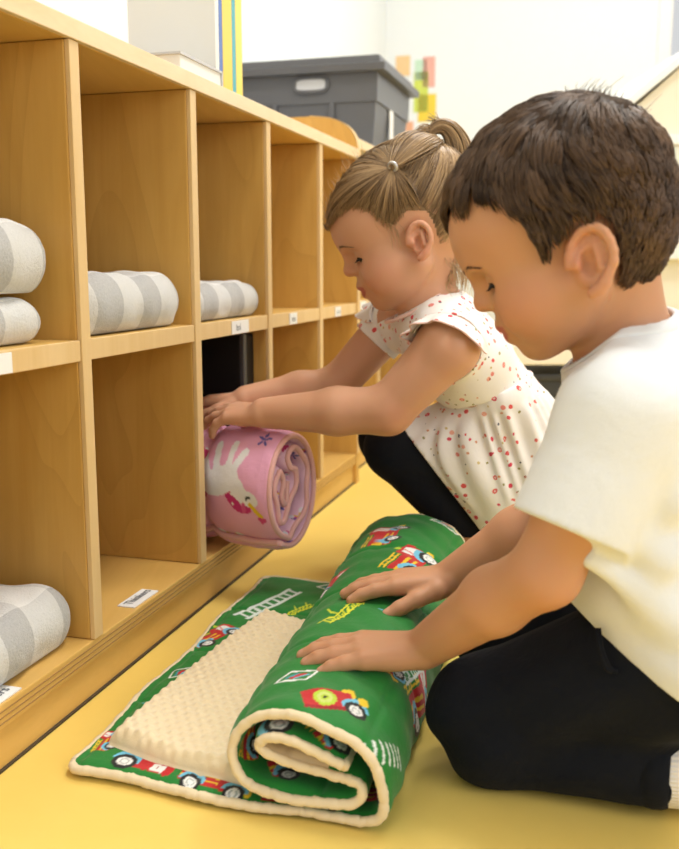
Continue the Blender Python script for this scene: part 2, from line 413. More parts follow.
# ------------------------------------------------------------------ folded plaid blankets
m = mat('grey_plaid_wool', (.7, .69, .67), .95, .1, sheen=.35); t = NT(m)
v = t.coord((1, 1, 1), SHROT)
sx = t.n('ShaderNodeSeparateXYZ'); 
nz = t.n('ShaderNodeTexNoise'); nz.inputs['Scale'].default_value = 8; 
t.l(v, nz.inputs['Vector'])
vm = t.n('ShaderNodeVectorMath', operation='SCALE'); vm.inputs[3].default_value = .02; t.l(nz.outputs['Color'], vm.inputs[0])
va = t.n('ShaderNodeVectorMath', operation='ADD'); t.l(v, va.inputs[0]); t.l(vm.outputs[0], va.inputs[1]); t.l(va.outputs[0], sx.inputs[0])
def stripe(sock, period, off):
    q = t.math('FRACT', t.math('ADD', t.math('DIVIDE', sock, period), off)); return t.math('LESS_THAN', t.math('ABSOLUTE', t.math('SUBTRACT', q, .5)), .25)
a = t.math('MULTIPLY', t.math('ADD', stripe(sx.outputs['Y'], .095, .15), stripe(sx.outputs['X'], .095, .05)), .5)
fz = t.noise(v, 420, 3, .7); big = t.noise(v, 60, 3, .6)
c = t.ramp(a, [(0, (.78, .775, .75)), (.5, (.56, .555, .54)), (1, (.30, .297, .295))])
c = t.mix(t.math('MULTIPLY', fz, .45), c, (.92, .91, .89)); c = t.mix(t.math('MULTIPLY', big, .25), c, (.5, .5, .49)); t.base(c); t.bump(t.math('ADD', fz, big), .5, .003); M['plaid'] = m
def blanket(s0, s1, n0, n1, z0, z1, label, seed, folds=2):
    h = .0045
    cen = S((s0 + s1) / 2, (n0 + n1) / 2, (z0 + z1) / 2); R = np.array([D, N, [0, 0, 1]])
    hx, hn, hz = (s1 - s0) / 2, (n1 - n0) / 2, (z1 - z0) / 2
    f = Field(cen - .30, cen + .30, h) if max(hx, hn) > .2 else Field(cen - np.array([.24, .24, hz + .03]), cen + np.array([.24, .24, hz + .03]), h)
    lay = hz / folds; rs = np.random.default_rng(seed)
    for k in range(folds):
        zz = -hz + lay * (2 * k + 1)
        sh_ = rs.uniform(-.008, .004) if k < folds - 1 else 0
        f.rbox(cen + np.array([0, 0, zz]) + D * sh_, (hx - .011, hn - .009 - .003 * (k % 2), lay + .0008), min(lay * .98, .03), R, .010 if folds > 1 else .004)
    # the outer wrap of the fold
    f.rbox(cen, (hx, hn, hz), hz * .97, R, .012)
    X, Y, Z_ = f.coords()
    f.g += (.0022 * np.sin(X * 55 + seed) * np.sin(Y * 47 + 2 * seed) + .0012 * np.sin(X * 130 + Y * 90 + seed)).astype(np.float32) * (Z_ > z0 + .006)
    f.cut(S(0, 0, z0 + .0008), (0, 0, -1))
    V, Q = f.mesh(2)
    return tag(mesh_obj('folded_blanket', V, Q, M['plaid'], base=S((s0 + s1) / 2, (n0 + n1) / 2, z0)), label, 'blanket', 'grey and white plaid blankets in the cubbies')
blanket(-.09, .134, .014, .25, ZM, ZM + .041, 'flat plaid blanket at the bottom of the stack in the top left cubby', 1, 1)
blanket(-.088, .156, .014, .25, ZM + .0465, ZM + .112, 'thick grey plaid blanket on top of another one in the top left cubby', 2)
blanket(.189, .4318, .005, .25, ZM, ZM + .062, 'folded grey plaid blanket alone in the top cubby above the empty one', 3)
blanket(.458, .6970, .008, .25, ZM, ZM + .048, 'smaller folded plaid blanket in the top cubby above the pink roll', 4)
blanket(-.09, .1622, .011, .26, ZF, ZF + .061, 'wide grey plaid blanket lying in the bottom left cubby', 5)
# black case at the back of the third lower cubby
bc = empty('black_case', S(.672, .15, ZF), 'black case with metal latches standing in the lower cubby behind the pink roll', 'case')
M['black'] = mat('black_plastic', (.006, .006, .007), .5, .3); M['steel'] = mat('steel', (.6, .6, .62), .3, metal=1)
MB().box(S(.646, .022, ZF + .001), D * .052, N * .27, (0, 0, .286), .005).build('shell', M['black'], bc)
MB().box(S(.6435, .0175, ZF + .001), D * .012, N * .007, (0, 0, .288), .0015).build('rim', mat('dark_rim', (.05, .05, .055), .35), bc)
b = MB()
for z in (.165, .185): b.box(S(.6425, .0215, ZF + z), D * .003, N * .006, (0, 0, .006), .001)
b.build('latch', M['steel'], bc)

# ------------------------------------------------------------------ on top of the shelves
# grey storage bin
def bin_():
    s0, n0, z0 = 1.525, .036, ZT + .0365; wn, ws, h = .355, .34, .172
    r = empty('storage_bin', S(s0 + ws / 2, n0 + wn / 2, z0), 'large dark grey plastic storage bin with lid on top of the white-topped shelf', 'storage bin')
    g = mat('dark_grey_plastic', (.105, .105, .112), .42, .45); t = NT(g); t.bump(t.noise(t.coord(), 300, 2), .05, .0005)
    def ring(s_, n_, z, ex):
        return [S(s0 - ex, n0 - ex, z), S(s0 - ex, n0 + wn + ex, z), S(s0 + ws + ex, n0 + wn + ex, z), S(s0 + ws + ex, n0 - ex, z)]
    def loft(rings, cap0=True, cap1=True):
        v = sum(rings, []); f = []
        for k in range(len(rings) - 1):
            for i in range(4): f.append([4 * k + i, 4 * k + (i + 1) % 4, 4 * k + 4 + (i + 1) % 4, 4 * k + 4 + i][::-1])
        if cap0: f.append([0, 1, 2, 3])
        if cap1: f.append([4 * len(rings) - 4 + i for i in (3, 2, 1, 0)])
        return MB().add(v, f)
    bd = loft([ring(0, 0, z0, -.012), ring(0, 0, z0 + h * .62, -.002), ring(0, 0, z0 + h * .62, .002), ring(0, 0, z0 + h, .004)])
    # raised ribs on the front and side
    for q in (.10, .24): bd.box(S(s0 - .004, n0 + q, z0 + .004), N * .012, D * .006, (0, 0, h * .6), .002)
    bd.build('tub', g, r)
    loft([ring(0, 0, z0 + h - .001, .006), ring(0, 0, z0 + h - .001, .024), ring(0, 0, z0 + h + .014, .026), ring(0, 0, z0 + h + .018, .012), ring(0, 0, z0 + h + .034, .008)]).build('lid', g, r)
    hd = MB(); c = S(s0 - .006, n0 + .155, z0 + h * .86); a = np.arange(20) * 2 * np.pi / 20
    hd.tube([c + N * (.040 * np.sign(np.cos(q)) * abs(np.cos(q)) ** .5) + np.array([0, 0, .016 * np.sign(np.sin(q)) * abs(np.sin(q)) ** .6]) for q in a], .0045, 6, closed=True).build('handle_rim', g, r)
    fv = [c + D * .0035 + N * (.038 * np.sign(np.cos(q)) * abs(np.cos(q)) ** .5) + np.array([0, 0, .014 * np.sign(np.sin(q)) * abs(np.sin(q)) ** .6]) for q in a]
    MB().add(fv + [q - D * .004 for q in fv], [list(range(20)), list(range(20, 40))[::-1]] + [[i, (i + 1) % 20, (i + 1) % 20 + 20, i + 20] for i in range(20)]).build('handle_opening', mat('pale_inside', (.55, .55, .56), .6), r)
    MB().box(S(s0 + .13, n0 - .0035, z0 + .006), D * .03, N * .004, (0, 0, .10), .001).build('side_label', M['card'], r)
bin_()
# books standing on the shelf top
bk = [(.012, .175, (.75, .74, .70), 'white-spined picture book, first in the row on the shelf top'), (.011, .168, (.05, .13, .45), 'blue-spined picture book standing on the shelf top'),
      (.034, .182, (.80, .55, .02), 'thick bright yellow book beside the blue one on the shelf top'), (.012, .17, (.03, .35, .45), 'teal-spined thin book between two yellow books on the shelf top'), (.024, .185, (.82, .62, .05), 'yellow book at the far end of the row, nearest the grey bin')]
r = empty('picture_book', S(.50, .08, ZT), 'pale grey book lying flat on the shelf top in front of the upright books', 'book', 'books on the shelf top')
MB().box(S(.44, .012, ZT + .0005), D * .13, N * .17, (0, 0, .003)).box(S(.44, .012, ZT + .0235), D * .13, N * .17, (0, 0, .003)).box(S(.568, .012, ZT + .0005), D * .003, N * .17, (0, 0, .026)).build('cover', mat('grey_cover', (.55, .55, .57), .5), r)
MB().box(S(.442, .014, ZT + .0036), D * .125, N * .166, (0, 0, .0198)).build('pages', mat('grey_book_paper', (.82, .81, .78), .8), r)
sp = .597
paper = mat('book_paper', (.85, .83, .78), .8)
for i, (th, hh, c, lb) in enumerate(bk):
    r = empty('picture_book', S(sp + th / 2, .10, ZT), lb, 'book', 'books on the shelf top')
    cv = mat('book_cover', c, .4)
    b = MB(); b.box(S(sp, .035, ZT + .0005), D * .0015, N * .13, (0, 0, hh)); b.box(S(sp + th - .0015, .035, ZT + .0005), D * .0015, N * .13, (0, 0, hh)); b.box(S(sp, .033, ZT + .0005), D * th, N * .002, (0, 0, hh)); b.build('cover', cv, r)
    MB().box(S(sp + .0016, .036, ZT + .003), D * (th - .0032), N * .125, (0, 0, hh - .006)).build('pages', paper, r)
    sp += th + .0012
# pieces of coloured paper on the back wall
for (px, py, w_, h_, c, lb) in ((421, 92, .06, .16, (.62, .70, .12), 'lime green paper strip on the white back wall'), (427, 108, .075, .11, (.85, .62, .06), 'bright yellow paper card on the white back wall'), (429, 72, .05, .12, (.80, .42, .35), 'salmon pink paper on the wall above the yellow card'),
                                (403, 66, .06, .08, (.85, .58, .30), 'pale orange paper high on the wall behind the bin'), (405, 138, .07, .13, (.80, .42, .26), 'orange paper low on the wall just behind the grey bin'), (421, 70, .05, .08, (.55, .75, .58), 'mint green paper above the lime strip on the wall')):
    P = on_plane(px, py, S(SB, 0, 0), D)
    mb = MB().box(P - D * .002 + N * w_ / 2 - np.array([0, 0, h_ / 2]), -N * w_, D * .0016, (0, 0, h_))
    tag(mb.build('paper_cutout', mat('coloured_paper', c, .7), base=P), lb, 'paper decoration', 'paper decorations on the back wall')
# low cream bench with a grey cushion space below, seen between the children
def bench():
    Y = 2.18; x0, x1 = .33, .72
    zt_ = W(545, 352, Y)[2]
    r = empty('low_bench', (.52, Y + .15, 0), 'low cream bench with a dark open space under it, seen below the boy\'s chin', 'bench')
    MB().box((x0, Y, zt_ - .03), (x1 - x0, 0, 0), (0, .3, 0), (0, 0, .045), .004).build('seat', M['cream'], r)
    for x in (x0, x1 - .03):
        for y in (Y, Y + .27): MB().box((x, y, 0), (.03, 0, 0), (0, .03, 0), (0, 0, zt_ - .03), .002).build('leg', M['cream'], r)
    bb = empty('toy_crate', (.52, Y + .15, 0), 'dark grey crate pushed under the cream bench', 'crate')
    MB().box((x0 + .04, Y + .03, 0.0), (x1 - x0 - .08, 0, 0), (0, .22, 0), (0, 0, zt_ - .055), .006).build('body', mat('charcoal_plastic', (.03, .032, .035), .5), bb)
    MB().box((x0 + .034, Y + .024, zt_ - .07), (x1 - x0 - .068, 0, 0), (0, .232, 0), (0, 0, .016), .004).build('rim', mat('charcoal_rim', (.04, .042, .045), .5), bb)
bench()
# play house with a gable at the right
def playhouse():
    Y = 2.55
    a = W(628, 107, Y); z_e = a[2]; x0 = a[0]; pk = W(694, 55, Y); x1 = pk[0] * 2 - x0
    dp = np.array([0, .5, 0.]); r = empty('play_house', ((x0 + x1) / 2, Y + .25, 0), 'cream wooden play house with a gable roof behind the boy', 'play house')
    z1 = W(660, 140, Y)[2]; z2 = W(660, 250, Y)[2]
    v = [(x0 + .02, Y, 0), (x1 - .02, Y, 0), (x1 - .02, Y, z_e), (pk[0], Y, pk[2]), (x0 + .02, Y, z_e)]
    v = v + [tuple(np.array(q) + dp) for q in v]
    MB().add(v, [[0, 1, 2, 3, 4], [9, 8, 7, 6, 5]] + [[i, i + 5, (i + 1) % 5 + 5, (i + 1) % 5] for i in range(5)]).build('walls', M['cream'], r)
    for xa, za, xb, zb in ((x0 - .01, z_e - .01, pk[0], pk[2] + .006), (x1 + .01, z_e - .01, pk[0], pk[2] + .006)):
        d = nrm(np.array([xb - xa, 0, zb - za])); n_ = np.array([-d[2], 0, d[0]]); n_ = n_ if n_[2] > 0 else -n_
        MB().box((xa, Y - .03, za), np.array([xb - xa, 0, zb - za]), dp * 1.12, n_ * .022, .003).build('roof_panel', M['white_top'], r)
    MB().box((x0, Y - .012, z1 - .012), (x1 - x0, 0, 0), (0, .011, 0), (0, 0, .024), .002).build('trim_rail', M['white_top'], r)
    MB().box((x0 - .01, Y - .05, z2 - .025), (x1 - x0 + .02, 0, 0), (0, .049, 0), (0, 0, .05), .004).build('window_ledge', M['white_top'], r)
    MB().box((x0 + .07, Y - .006, z2 + .03), (x1 - x0 - .14, 0, 0), (0, .0055, 0), (0, 0, z1 - z2 - .05), .001).build('window_panel', mat('pale_sage', (.72, .74, .66), .5), r)
playhouse()
# ------------------------------------------------------------------ printed cloth: motifs drawn in the cloth's own (u, v) metres
def tile_art(uv, base, motifs):
    """uv (N,2); motifs: list of (draw function, u, v, turn in degrees, size)"""
    C = np.tile(np.array(base, float), (len(uv), 1))
    for fn, u, v, deg, s in motifs:
        d = uv - np.array([u, v]); k = np.where((d ** 2).sum(1) < (1.7 * s) ** 2)[0]
        if not len(k): continue
        a = math.radians(deg); x = (d[k, 0] * math.cos(a) + d[k, 1] * math.sin(a)) / s; y = (-d[k, 0] * math.sin(a) + d[k, 1] * math.cos(a)) / s
        c = C[k]; fn(x, y, c); C[k] = c
    return C
def bx(x, y, x0, x1, y0, y1, r=.06):
    qx = np.abs(x - (x0 + x1) / 2) - (x1 - x0) / 2 + r; qy = np.abs(y - (y0 + y1) / 2) - (y1 - y0) / 2 + r
    return np.hypot(np.maximum(qx, 0), np.maximum(qy, 0)) + np.minimum(np.maximum(qx, qy), 0) < r
def ci(x, y, a, b, r): return np.hypot(x - a, y - b) < r
def el(x, y, a, b, rx, ry, deg=0):
    t_ = math.radians(deg); X = (x - a) * math.cos(t_) + (y - b) * math.sin(t_); Y = -(x - a) * math.sin(t_) + (y - b) * math.cos(t_); return (X / rx) ** 2 + (Y / ry) ** 2 < 1
def sg(x, y, a, b, c, d, w):
    vx, vy = c - a, d - b; t_ = np.clip(((x - a) * vx + (y - b) * vy) / (vx * vx + vy * vy), 0, 1); return np.hypot(x - a - t_ * vx, y - b - t_ * vy) < w
RED, WH, BK, YE, LB, LI, GY, TE = (.56, .012, .018), (.86, .86, .84), (.012, .012, .014), (.86, .58, .02), (.17, .55, .78), (.50, .66, .04), (.42, .46, .46), (.03, .33, .42)
def wheel(x, y, c, a, b, r):
    c[ci(x, y, a, b, r)] = BK; c[ci(x, y, a, b, r * .62)] = WH; c[ci(x, y, a, b, r * .40)] = GY; c[ci(x, y, a, b, r * .27)] = WH
def truck_hose(x, y, c):
    c[bx(x, y, -1, .62, -.42, .5)] = RED; c[bx(x, y, .3, .72, .05, .62, .1)] = YE; c[bx(x, y, -1, .6, -.42, .46)] = RED
    c[bx(x, y, -1.02, .5, -.46, -.32)] = (.35, .0, .01); c[ci(x, y, -.3, .05, .36)] = LI; c[ci(x, y, -.3, .05, .24)] = (.62, .72, .2); c[ci(x, y, -.3, .05, .13)] = LI; c[ci(x, y, -.3, .05, .06)] = BK
    c[ci(x, y, .62, -.22, .44) & (y > -.25)] = LB; c[bx(x, y, .78, 1.08, .0, .3)] = YE; wheel(x, y, c, .62, -.28, .36)
def truck_cab(x, y, c):
    c[bx(x, y, -1.15, .15, -.35, .28)] = RED; c[bx(x, y, -1.15, .1, .0, .1, .02)] = YE; c[bx(x, y, -1.15, .1, -.2, -.12, .02)] = YE
    for q in (-.9, -.65, -.4): c[bx(x, y, q, q + .04, -.12, .0, .01)] = BK
    c[bx(x, y, .05, .95, -.35, .52, .18)] = RED; c[bx(x, y, .32, .80, .06, .42, .08)] = WH; c[sg(x, y, .42, .1, .55, .38, .03)] = (.75, .2, .2)
    c[sg(x, y, -1.1, .36, .0, .36, .03) | sg(x, y, -1.1, .50, .0, .50, .03)] = YE
    for q in (-1, -.75, -.5, -.25): c[sg(x, y, q, .36, q + .08, .5, .025)] = YE
    c[bx(x, y, .88, 1.08, -.35, -.12)] = YE; c[ci(x, y, .55, .60, .10)] = LI
    for q in (.6, -.72): c[ci(x, y, q, -.28, .40) & (y > -.28)] = LB
    wheel(x, y, c, .6, -.34, .31); wheel(x, y, c, -.72, -.34, .31)
def truck_front(x, y, c):
    c[bx(x, y, -.2, .98, -.4, .5, .2)] = RED; c[bx(x, y, -.55, .3, -.42, .12, .16)] = RED; c[bx(x, y, .30, .72, -.36, -.02, .06)] = WH; c[bx(x, y, .48, .50, -.4, .5, .01)] = (.35, 0, .01)
    c[ci(x, y, .18, .36, .13)] = YE; c[bx(x, y, -.42, .02, .3, .56, .1)] = YE; c[bx(x, y, -.66, -.46, -.4, .1, .05)] = LB; c[ci(x, y, -.55, -.14, .42) & (y > -.2)] = LB
    wheel(x, y, c, -.55, -.26, .36)
def ladder(x, y, c):
    k = sg(x, y, -1.2, .2, 1.2, .2, .06) | sg(x, y, -1.2, -.2, 1.2, -.2, .06)
    for q in np.linspace(-1.1, 1.1, 9): k |= sg(x, y, q, -.2, q + .06, .2, .045)
    c[k] = (.74, .82, .78)
def sign(x, y, c):
    P = [(-.9, -.1), (-.1, .62), (.95, .25), (.25, -.62)]; k = np.zeros(len(x), bool)
    for i in range(4): k |= sg(x, y, *P[i], *P[(i + 1) % 4], .06)
    c[k] = WH; c[el(x, y, .05, .02, .42, .16, 20)] = RED; c[sg(x, y, -.45, -.08, .1, .3, .06)] = TE; c[sg(x, y, -.2, -.25, .5, .0, .05)] = LB
def scrub(x, y, c):
    k = sg(x, y, -1, -.3, .8, .35, .035) | sg(x, y, -.8, -.5, .9, .0, .03)
    for q in np.linspace(-.8, .7, 7): k |= sg(x, y, q, -.25 + .36 * q, q + .12, .15 + .36 * q, .03) | sg(x, y, q + .1, -.3 + .3 * q, q + .22, -.02 + .3 * q, .03)
    k |= sg(x, y, .5, .2, .7, .75, .035) | sg(x, y, -.2, .0, -.1, .5, .03); c[k] = (.72, .74, .03)
def drops(x, y, c):
    c[ci(x, y, 0, 0, .5) & ~ci(x, y, .05, .22, .45)] = LB; c[el(x, y, -.6, .25, .22, .1, -35)] = LB; c[el(x, y, .55, .35, .1, .2, -25)] = LB
def comb(x, y, c):
    k = np.zeros(len(x), bool)
    for q in np.linspace(-.9, .9, 7): k |= sg(x, y, q, -.25, q + .12, .3, .045)
    c[k] = (.80, .85, .80)
# ------------------------------------------------------------------ the green mat
GA = nrm([.246, .969, 0]); GB = np.array([GA[1], -GA[0], 0]); GO = Z(64, 776, 0) + np.array([0, 0, .0005])
MATW = .545; TH = .0115
def GP(w, v, z): return GO + GB * w + GA * v + np.array([0, 0, z])
prof = [(.004, .0068), (.05, .0068), (.12, .0068), (.19, .0068), (.25, .0068), (.280, .0080), (.2935, .016), (.2965, .032), (.2925, .052), (.282, .068), (.262, .0805), (.229, .0865), (.196, .081), (.172, .067),
        (.163, .052), (.1665, .037), (.180, .0245), (.206, .0202), (.240, .0202), (.268, .0225), (.2785, .031), (.274, .0405), (.250, .0425), (.222, .0445), (.198, .0510), (.190, .0590), (.200, .0665), (.222, .0672), (.246, .0610), (.264, .0525)]
NU, NV = 760, 330
PC = spline(prof, NU); LU = np.concatenate([[0], np.cumsum(np.linalg.norm(np.diff(PC, axis=0), axis=1))]); LTOT = LU[-1]
tg = np.gradient(PC, axis=0); tg /= np.linalg.norm(tg, axis=1, keepdims=True); NRM = np.stack([-tg[:, 1], tg[:, 0]], 1)     # left of travel = inner/top face
def mat_point(i, v, side):
    """centre line index i (array), v along the roll, side +1 top/inner face, -1 the outer face"""
    pass
VV = np.linspace(0, MATW, NV)
I, J = np.meshgrid(np.arange(NU), np.arange(NV), indexing='ij')
uu, vv = LU[I], VV[J]
# quilted padding: full between seams, thin at the stitched lines and at the bound edges
def pad(u, v):
    e = np.minimum(np.minimum(v, MATW - v), np.minimum(u, LTOT - u)); q = np.clip(e / .012, 0, 1) ** .5
    s = 1 - .42 * np.exp(-(((v + .5 * .136) % .136 - .068) / .004) ** 2) - .30 * np.exp(-(((u + .05) % .115 - .0575) / .0035) ** 2)
    return TH / 2 * (.45 + .55 * q) * s
wob = .0016 * np.sin(uu * 61 + 2.1 * np.sin(vv * 23)) * np.sin(vv * 37 + uu * 11) + .0008 * np.sin(vv * 150 + 3 * np.sin(uu * 40))
inroll = np.clip((uu - .30) / .03, 0, 1)
swell = (1 + .26 * inroll * (vv / MATW) ** 1.2 * np.clip((.86 - uu) / .1 + 1, 1, 1))      # the roll is looser at its far end
def sheet(side):
    p = pad(uu, vv); w = PC[I, 0] + NRM[I, 0] * side * p; z = PC[I, 1] + NRM[I, 1] * side * p
    z = np.where(inroll > 0, z * swell, z); w = w - inroll * .012 * (vv / MATW) * (w < .2)
    d = wob * np.where(uu < .28, .5, 1.0) * (side > 0 if False else 1)
    w = w + NRM[I, 0] * d; z = z + NRM[I, 1] * d
    w = w + .003 * np.sin(vv * 29) * np.exp(-uu / .03); z = z * (1 + .05 * inroll)
    z = np.maximum(z, .0006 if side < 0 else .004)
    cr = .013; cu_ = np.clip(1 - uu / cr, 0, 1)
    vs2 = np.where(vv < MATW / 2, np.maximum(vv, 0) + (cr - cr * np.sqrt(np.clip(1 - cu_ ** 2, 0, 1))) * np.clip(1 - vv / .05, 0, 1), vv - (cr - cr * np.sqrt(np.clip(1 - cu_ ** 2, 0, 1))) * np.clip(1 - (MATW - vv) / .05, 0, 1))
    return (GO + w[..., None] * GB + (vs2 - .020 * np.clip(w / .29, 0, 1) * np.exp(-vv / .25) + .004 * np.sin(uu * 31) * np.exp(-vv / .05) + .003 * np.sin(uu * 23 + 1) * np.exp(-(MATW - vv) / .05))[..., None] * GA + z[..., None] * np.array([0, 0, 1.])).reshape(-1, 3)
GREEN = (.012, .205, .028)
top_art = [(truck_front, .066, .024, -6, .033), (truck_cab, .142, .018, -4, .032), (truck_cab, .013, .050, 100, .020), (sign, .020, .205, 60, .017), (truck_cab, .016, .318, 62, .034), (ladder, .045, .435, 72, .048), (scrub, .090, .425, 40, .024), (sign, .108, .520, 5, .022), (truck_front, .134, .470, 70, .034), (drops, .02, .13, 40, .010),
           (truck_hose, .22, .02, 0, .034), (truck_cab, .28, .03, 0, .03)]
rs_ = np.random.default_rng(3); kinds = [truck_hose, truck_cab, sign, truck_front, scrub, drops]
for a in np.arange(.33, LTOT, .078):
    for b in (.034, .14, .25, .36, .47): top_art.append(((kinds[rs_.integers(6)] if b > .05 else (truck_hose, truck_cab, truck_front)[rs_.integers(3)]), a + rs_.uniform(-.01, .01), b + rs_.uniform(-.015, .015), rs_.uniform(-20, 200), .032))
out_art = [(truck_hose, -.388, .030, 26, .027), (truck_cab, -.386, .370, 80, .042), (truck_cab, -.428, .455, 86, .034), (truck_cab, -.318, .150, 82, .036), (ladder, -.340, .150, 80, .022), (sign, -.4296, .060, 28, .020), (scrub, -.4264, .205, 48, .030), (drops, -.382, .2187, 25, .013), (sign, -.368, .528, 10, .022), (comb, -.3345, .016, 55, .027),
  (drops, -.49, .04, 30, .010), (truck_front, -.36, .115, 200, .02), (truck_front, -.47, .33, 60, .03), (scrub, -.31, .30, 60, .03), (truck_hose, -.30, .42, 70, .03), (truck_cab, -.52, .2, 80, .03)]
uv = np.stack([uu.ravel(), vv.ravel()], 1)
Ct = tile_art(uv, GREEN, top_art); Cb = tile_art(uv * np.array([-1, 1]), GREEN, out_art)
Cb[uv[:, 0] > .66] = (.80, .66, .44)       # towards the middle of the roll the sheet shows its cream lining
Vt, Vb = sheet(1), sheet(-1)
def gridq(nu, nv, flip=False):
    i, j = np.meshgrid(np.arange(nu - 1), np.arange(nv - 1), indexing='ij'); a = (i * nv + j).ravel()
    q = np.stack([a, a + nv, a + nv + 1, a + 1], 1); return q[:, ::-1] if flip else q
nb = NU * NV
per = np.concatenate([np.arange(NU) * NV, (NU - 1) * NV + np.arange(1, NV), np.arange(NU - 2, -1, -1) * NV + NV - 1, np.arange(NV - 2, 0, -1)])
side_q = np.stack([per, np.roll(per, -1), np.roll(per, -1) + nb, per + nb], 1)
mat_root = empty('play_mat', GP(.2, .27, 0), 'green fire truck print mat, half rolled up on the yellow floor under the boy\'s hands', 'play mat')
M['print'] = fabric_col('printed_cotton', .62, .45, 34)
mesh_obj('quilted_sheet', np.concatenate([Vt, Vb]), np.concatenate([gridq(NU, NV), gridq(NU, NV, True) + nb, side_q]), M['print'], mat_root, col=np.concatenate([Ct, Cb]))
M['binding'] = cloth('cream_binding', (.84, .70, .47), .8, .4, 120, .002)
mid = (Vt + Vb) / 2
def binding(name, idx, r=.0043):
    p = mid[idx]; p[:, 2] = np.maximum(p[:, 2], r * .9); p = p + np.random.default_rng(5).normal(0, .00025, p.shape)
    MB().tube(p[::2], r * (1 + .06 * np.sin(np.arange(len(p[::2])) * .9)), 8).build(name, M['binding'], mat_root, True)
binding('edge_binding', np.arange(NU) * NV); binding('edge_binding', np.arange(NU) * NV + NV - 1); binding('edge_binding', np.arange(NV)); binding('edge_binding', (NU - 1) * NV + np.arange(NV))
# cream dotted plush blanket attached on top of the flat part, tucked into the roll
def plush():
    nu, nv = 150, 290
    u = np.linspace(0, 1, nu)[:, None]; v = np.linspace(0, 1, nv)[None, :]
    left = np.interp(v[0], [0, .3, 1], [.024, .030, .060]); right = np.full(nv, .178)
    w = left[None, :] + (right - left)[None, :] * u
    vn = np.interp(w, [.0, .05, .10, .178], [.045, .030, .014, .002]); vf = np.interp(w, [.04, .178], [.392, .335])
    a = vn + (vf - vn) * v
    e = np.minimum(np.minimum(u * .15, 9), np.minimum(v, 1 - v) * .36)
    th = .014 * np.clip(1 - (1 - np.clip(e / .012, 0, 1)) ** 2, 0, 1) ** .5
    sp_ = .0112; k = np.round(a / (sp_ * .866)); ww = w + np.where(k % 2 == 0, 0, sp_ / 2)
    dx = (ww + sp_ / 2) % sp_ - sp_ / 2; dy = a - k * sp_ * .866
    dots = .0028 * np.exp(-(dx ** 2 + dy ** 2) / (2 * .0024 ** 2)) * (e > .002)
    lift = .004 * np.sin(w * 38 + a * 9) * np.sin(a * 14 + 1) + .003 * np.clip((w - .12) / .05, 0, 1)
    z0 = TH + .0028 - .004 * (1 - np.clip(e / .01, 0, 1))
    zt = z0 + th + dots + np.clip(lift, -.001, 1) * np.clip(e / .02, 0, 1)
    zb = np.full_like(zt, 0) + z0 - .0006
    P = lambda z: (GO + w[..., None] * GB + a[..., None] * GA + z[..., None] * np.array([0, 0, 1.])).reshape(-1, 3)
    n = nu * nv; pr = np.concatenate([np.arange(nu) * nv, (nu - 1) * nv + np.arange(1, nv), np.arange(nu - 2, -1, -1) * nv + nv - 1, np.arange(nv - 2, 0, -1)])
    sq = np.stack([pr, np.roll(pr, -1), np.roll(pr, -1) + n, pr + n], 1)
    m = mat('cream_plush', (.86, .70, .45), .9, .15, sheen=.5); t = NT(m); vv_ = t.coord(); f = t.noise(vv_, 700, 2); t.base(t.mix(t.math('MULTIPLY', f, .3), (.88, .73, .49), (.78, .62, .38))); t.bump(f, .25, .002)
    o = mesh_obj('plush_blanket', np.concatenate([P(zt), P(zb)]), np.concatenate([gridq(nu, nv), gridq(nu, nv, True) + n, sq]), m, mat_root)
    o['label'] = 'cream dotted plush blanket'
plush()
# ------------------------------------------------------------------ the pink rolled mat
PINK = (.88, .43, .62); MAG, PUR, HOT = (.62, .03, .20), (.16, .08, .36), (.72, .10, .28)
def unicorn(x, y, c):
    k = el(x, y, .1, .12, .62, .36, 6) | el(x, y, -.42, .38, .22, .42, 30) | el(x, y, -.68, .70, .34, .2, -30) | sg(x, y, .45, -.1, .62, -.8, .11) | sg(x, y, .2, -.1, .1, -.8, .11) | sg(x, y, -.2, -.1, -.42, -.72, .10) | sg(x, y, -.3, 0, -.75, -.45, .10)
    c[el(x, y, -.20, .60, .16, .46, 25) | el(x, y, .82, .05, .16, .42, 20) | el(x, y, -.5, .95, .2, .12, -10)] = MAG
    c[k] = (.88, .87, .88); c[sg(x, y, -.72, .88, -.92, 1.25, .06)] = YE; c[el(x, y, -.48, .92, .07, .16, -25)] = HOT
    c[sg(x, y, -.78, .70, -.70, .66, .025) | sg(x, y, -.70, .66, -.64, .72, .025)] = BK
    for a, b in ((-.18, .75), (-.22, .5), (.82, .2), (.84, -.1)): c[ci(x, y, a, b, .04)] = WH
def rainbow(x, y, c):
    r = np.hypot(x, y)
    for a, b, q in ((.75, 1, PUR), (.5, .75, HOT), (.25, .5, YE)): c[(r < b) & (r > a) & (y > 0)] = q
    c[(np.hypot(x + .75, y) < .3) | (np.hypot(x - .75, y) < .3)] = (.86, .80, .84)
def heart(x, y, c): c[ci(x, y, -.3, .2, .38) | ci(x, y, .3, .2, .38) | ((np.abs(x) < .62 + .62 * (y - .05) / .8) & (y < .1) & (y > -.75))] = (.70, .06, .22)
def star(x, y, c):
    r = np.hypot(x, y); a = np.arctan2(y, x); c[r < .45 + .4 * np.cos(5 * (a - np.pi / 2))] = (.13, .12, .42)
def crown(x, y, c): c[(np.abs(x) < .8) & (y > -.4) & (y < .1 + .5 * np.abs(((x + .8) % .8) / .4 - 1))] = (.22, .10, .42)
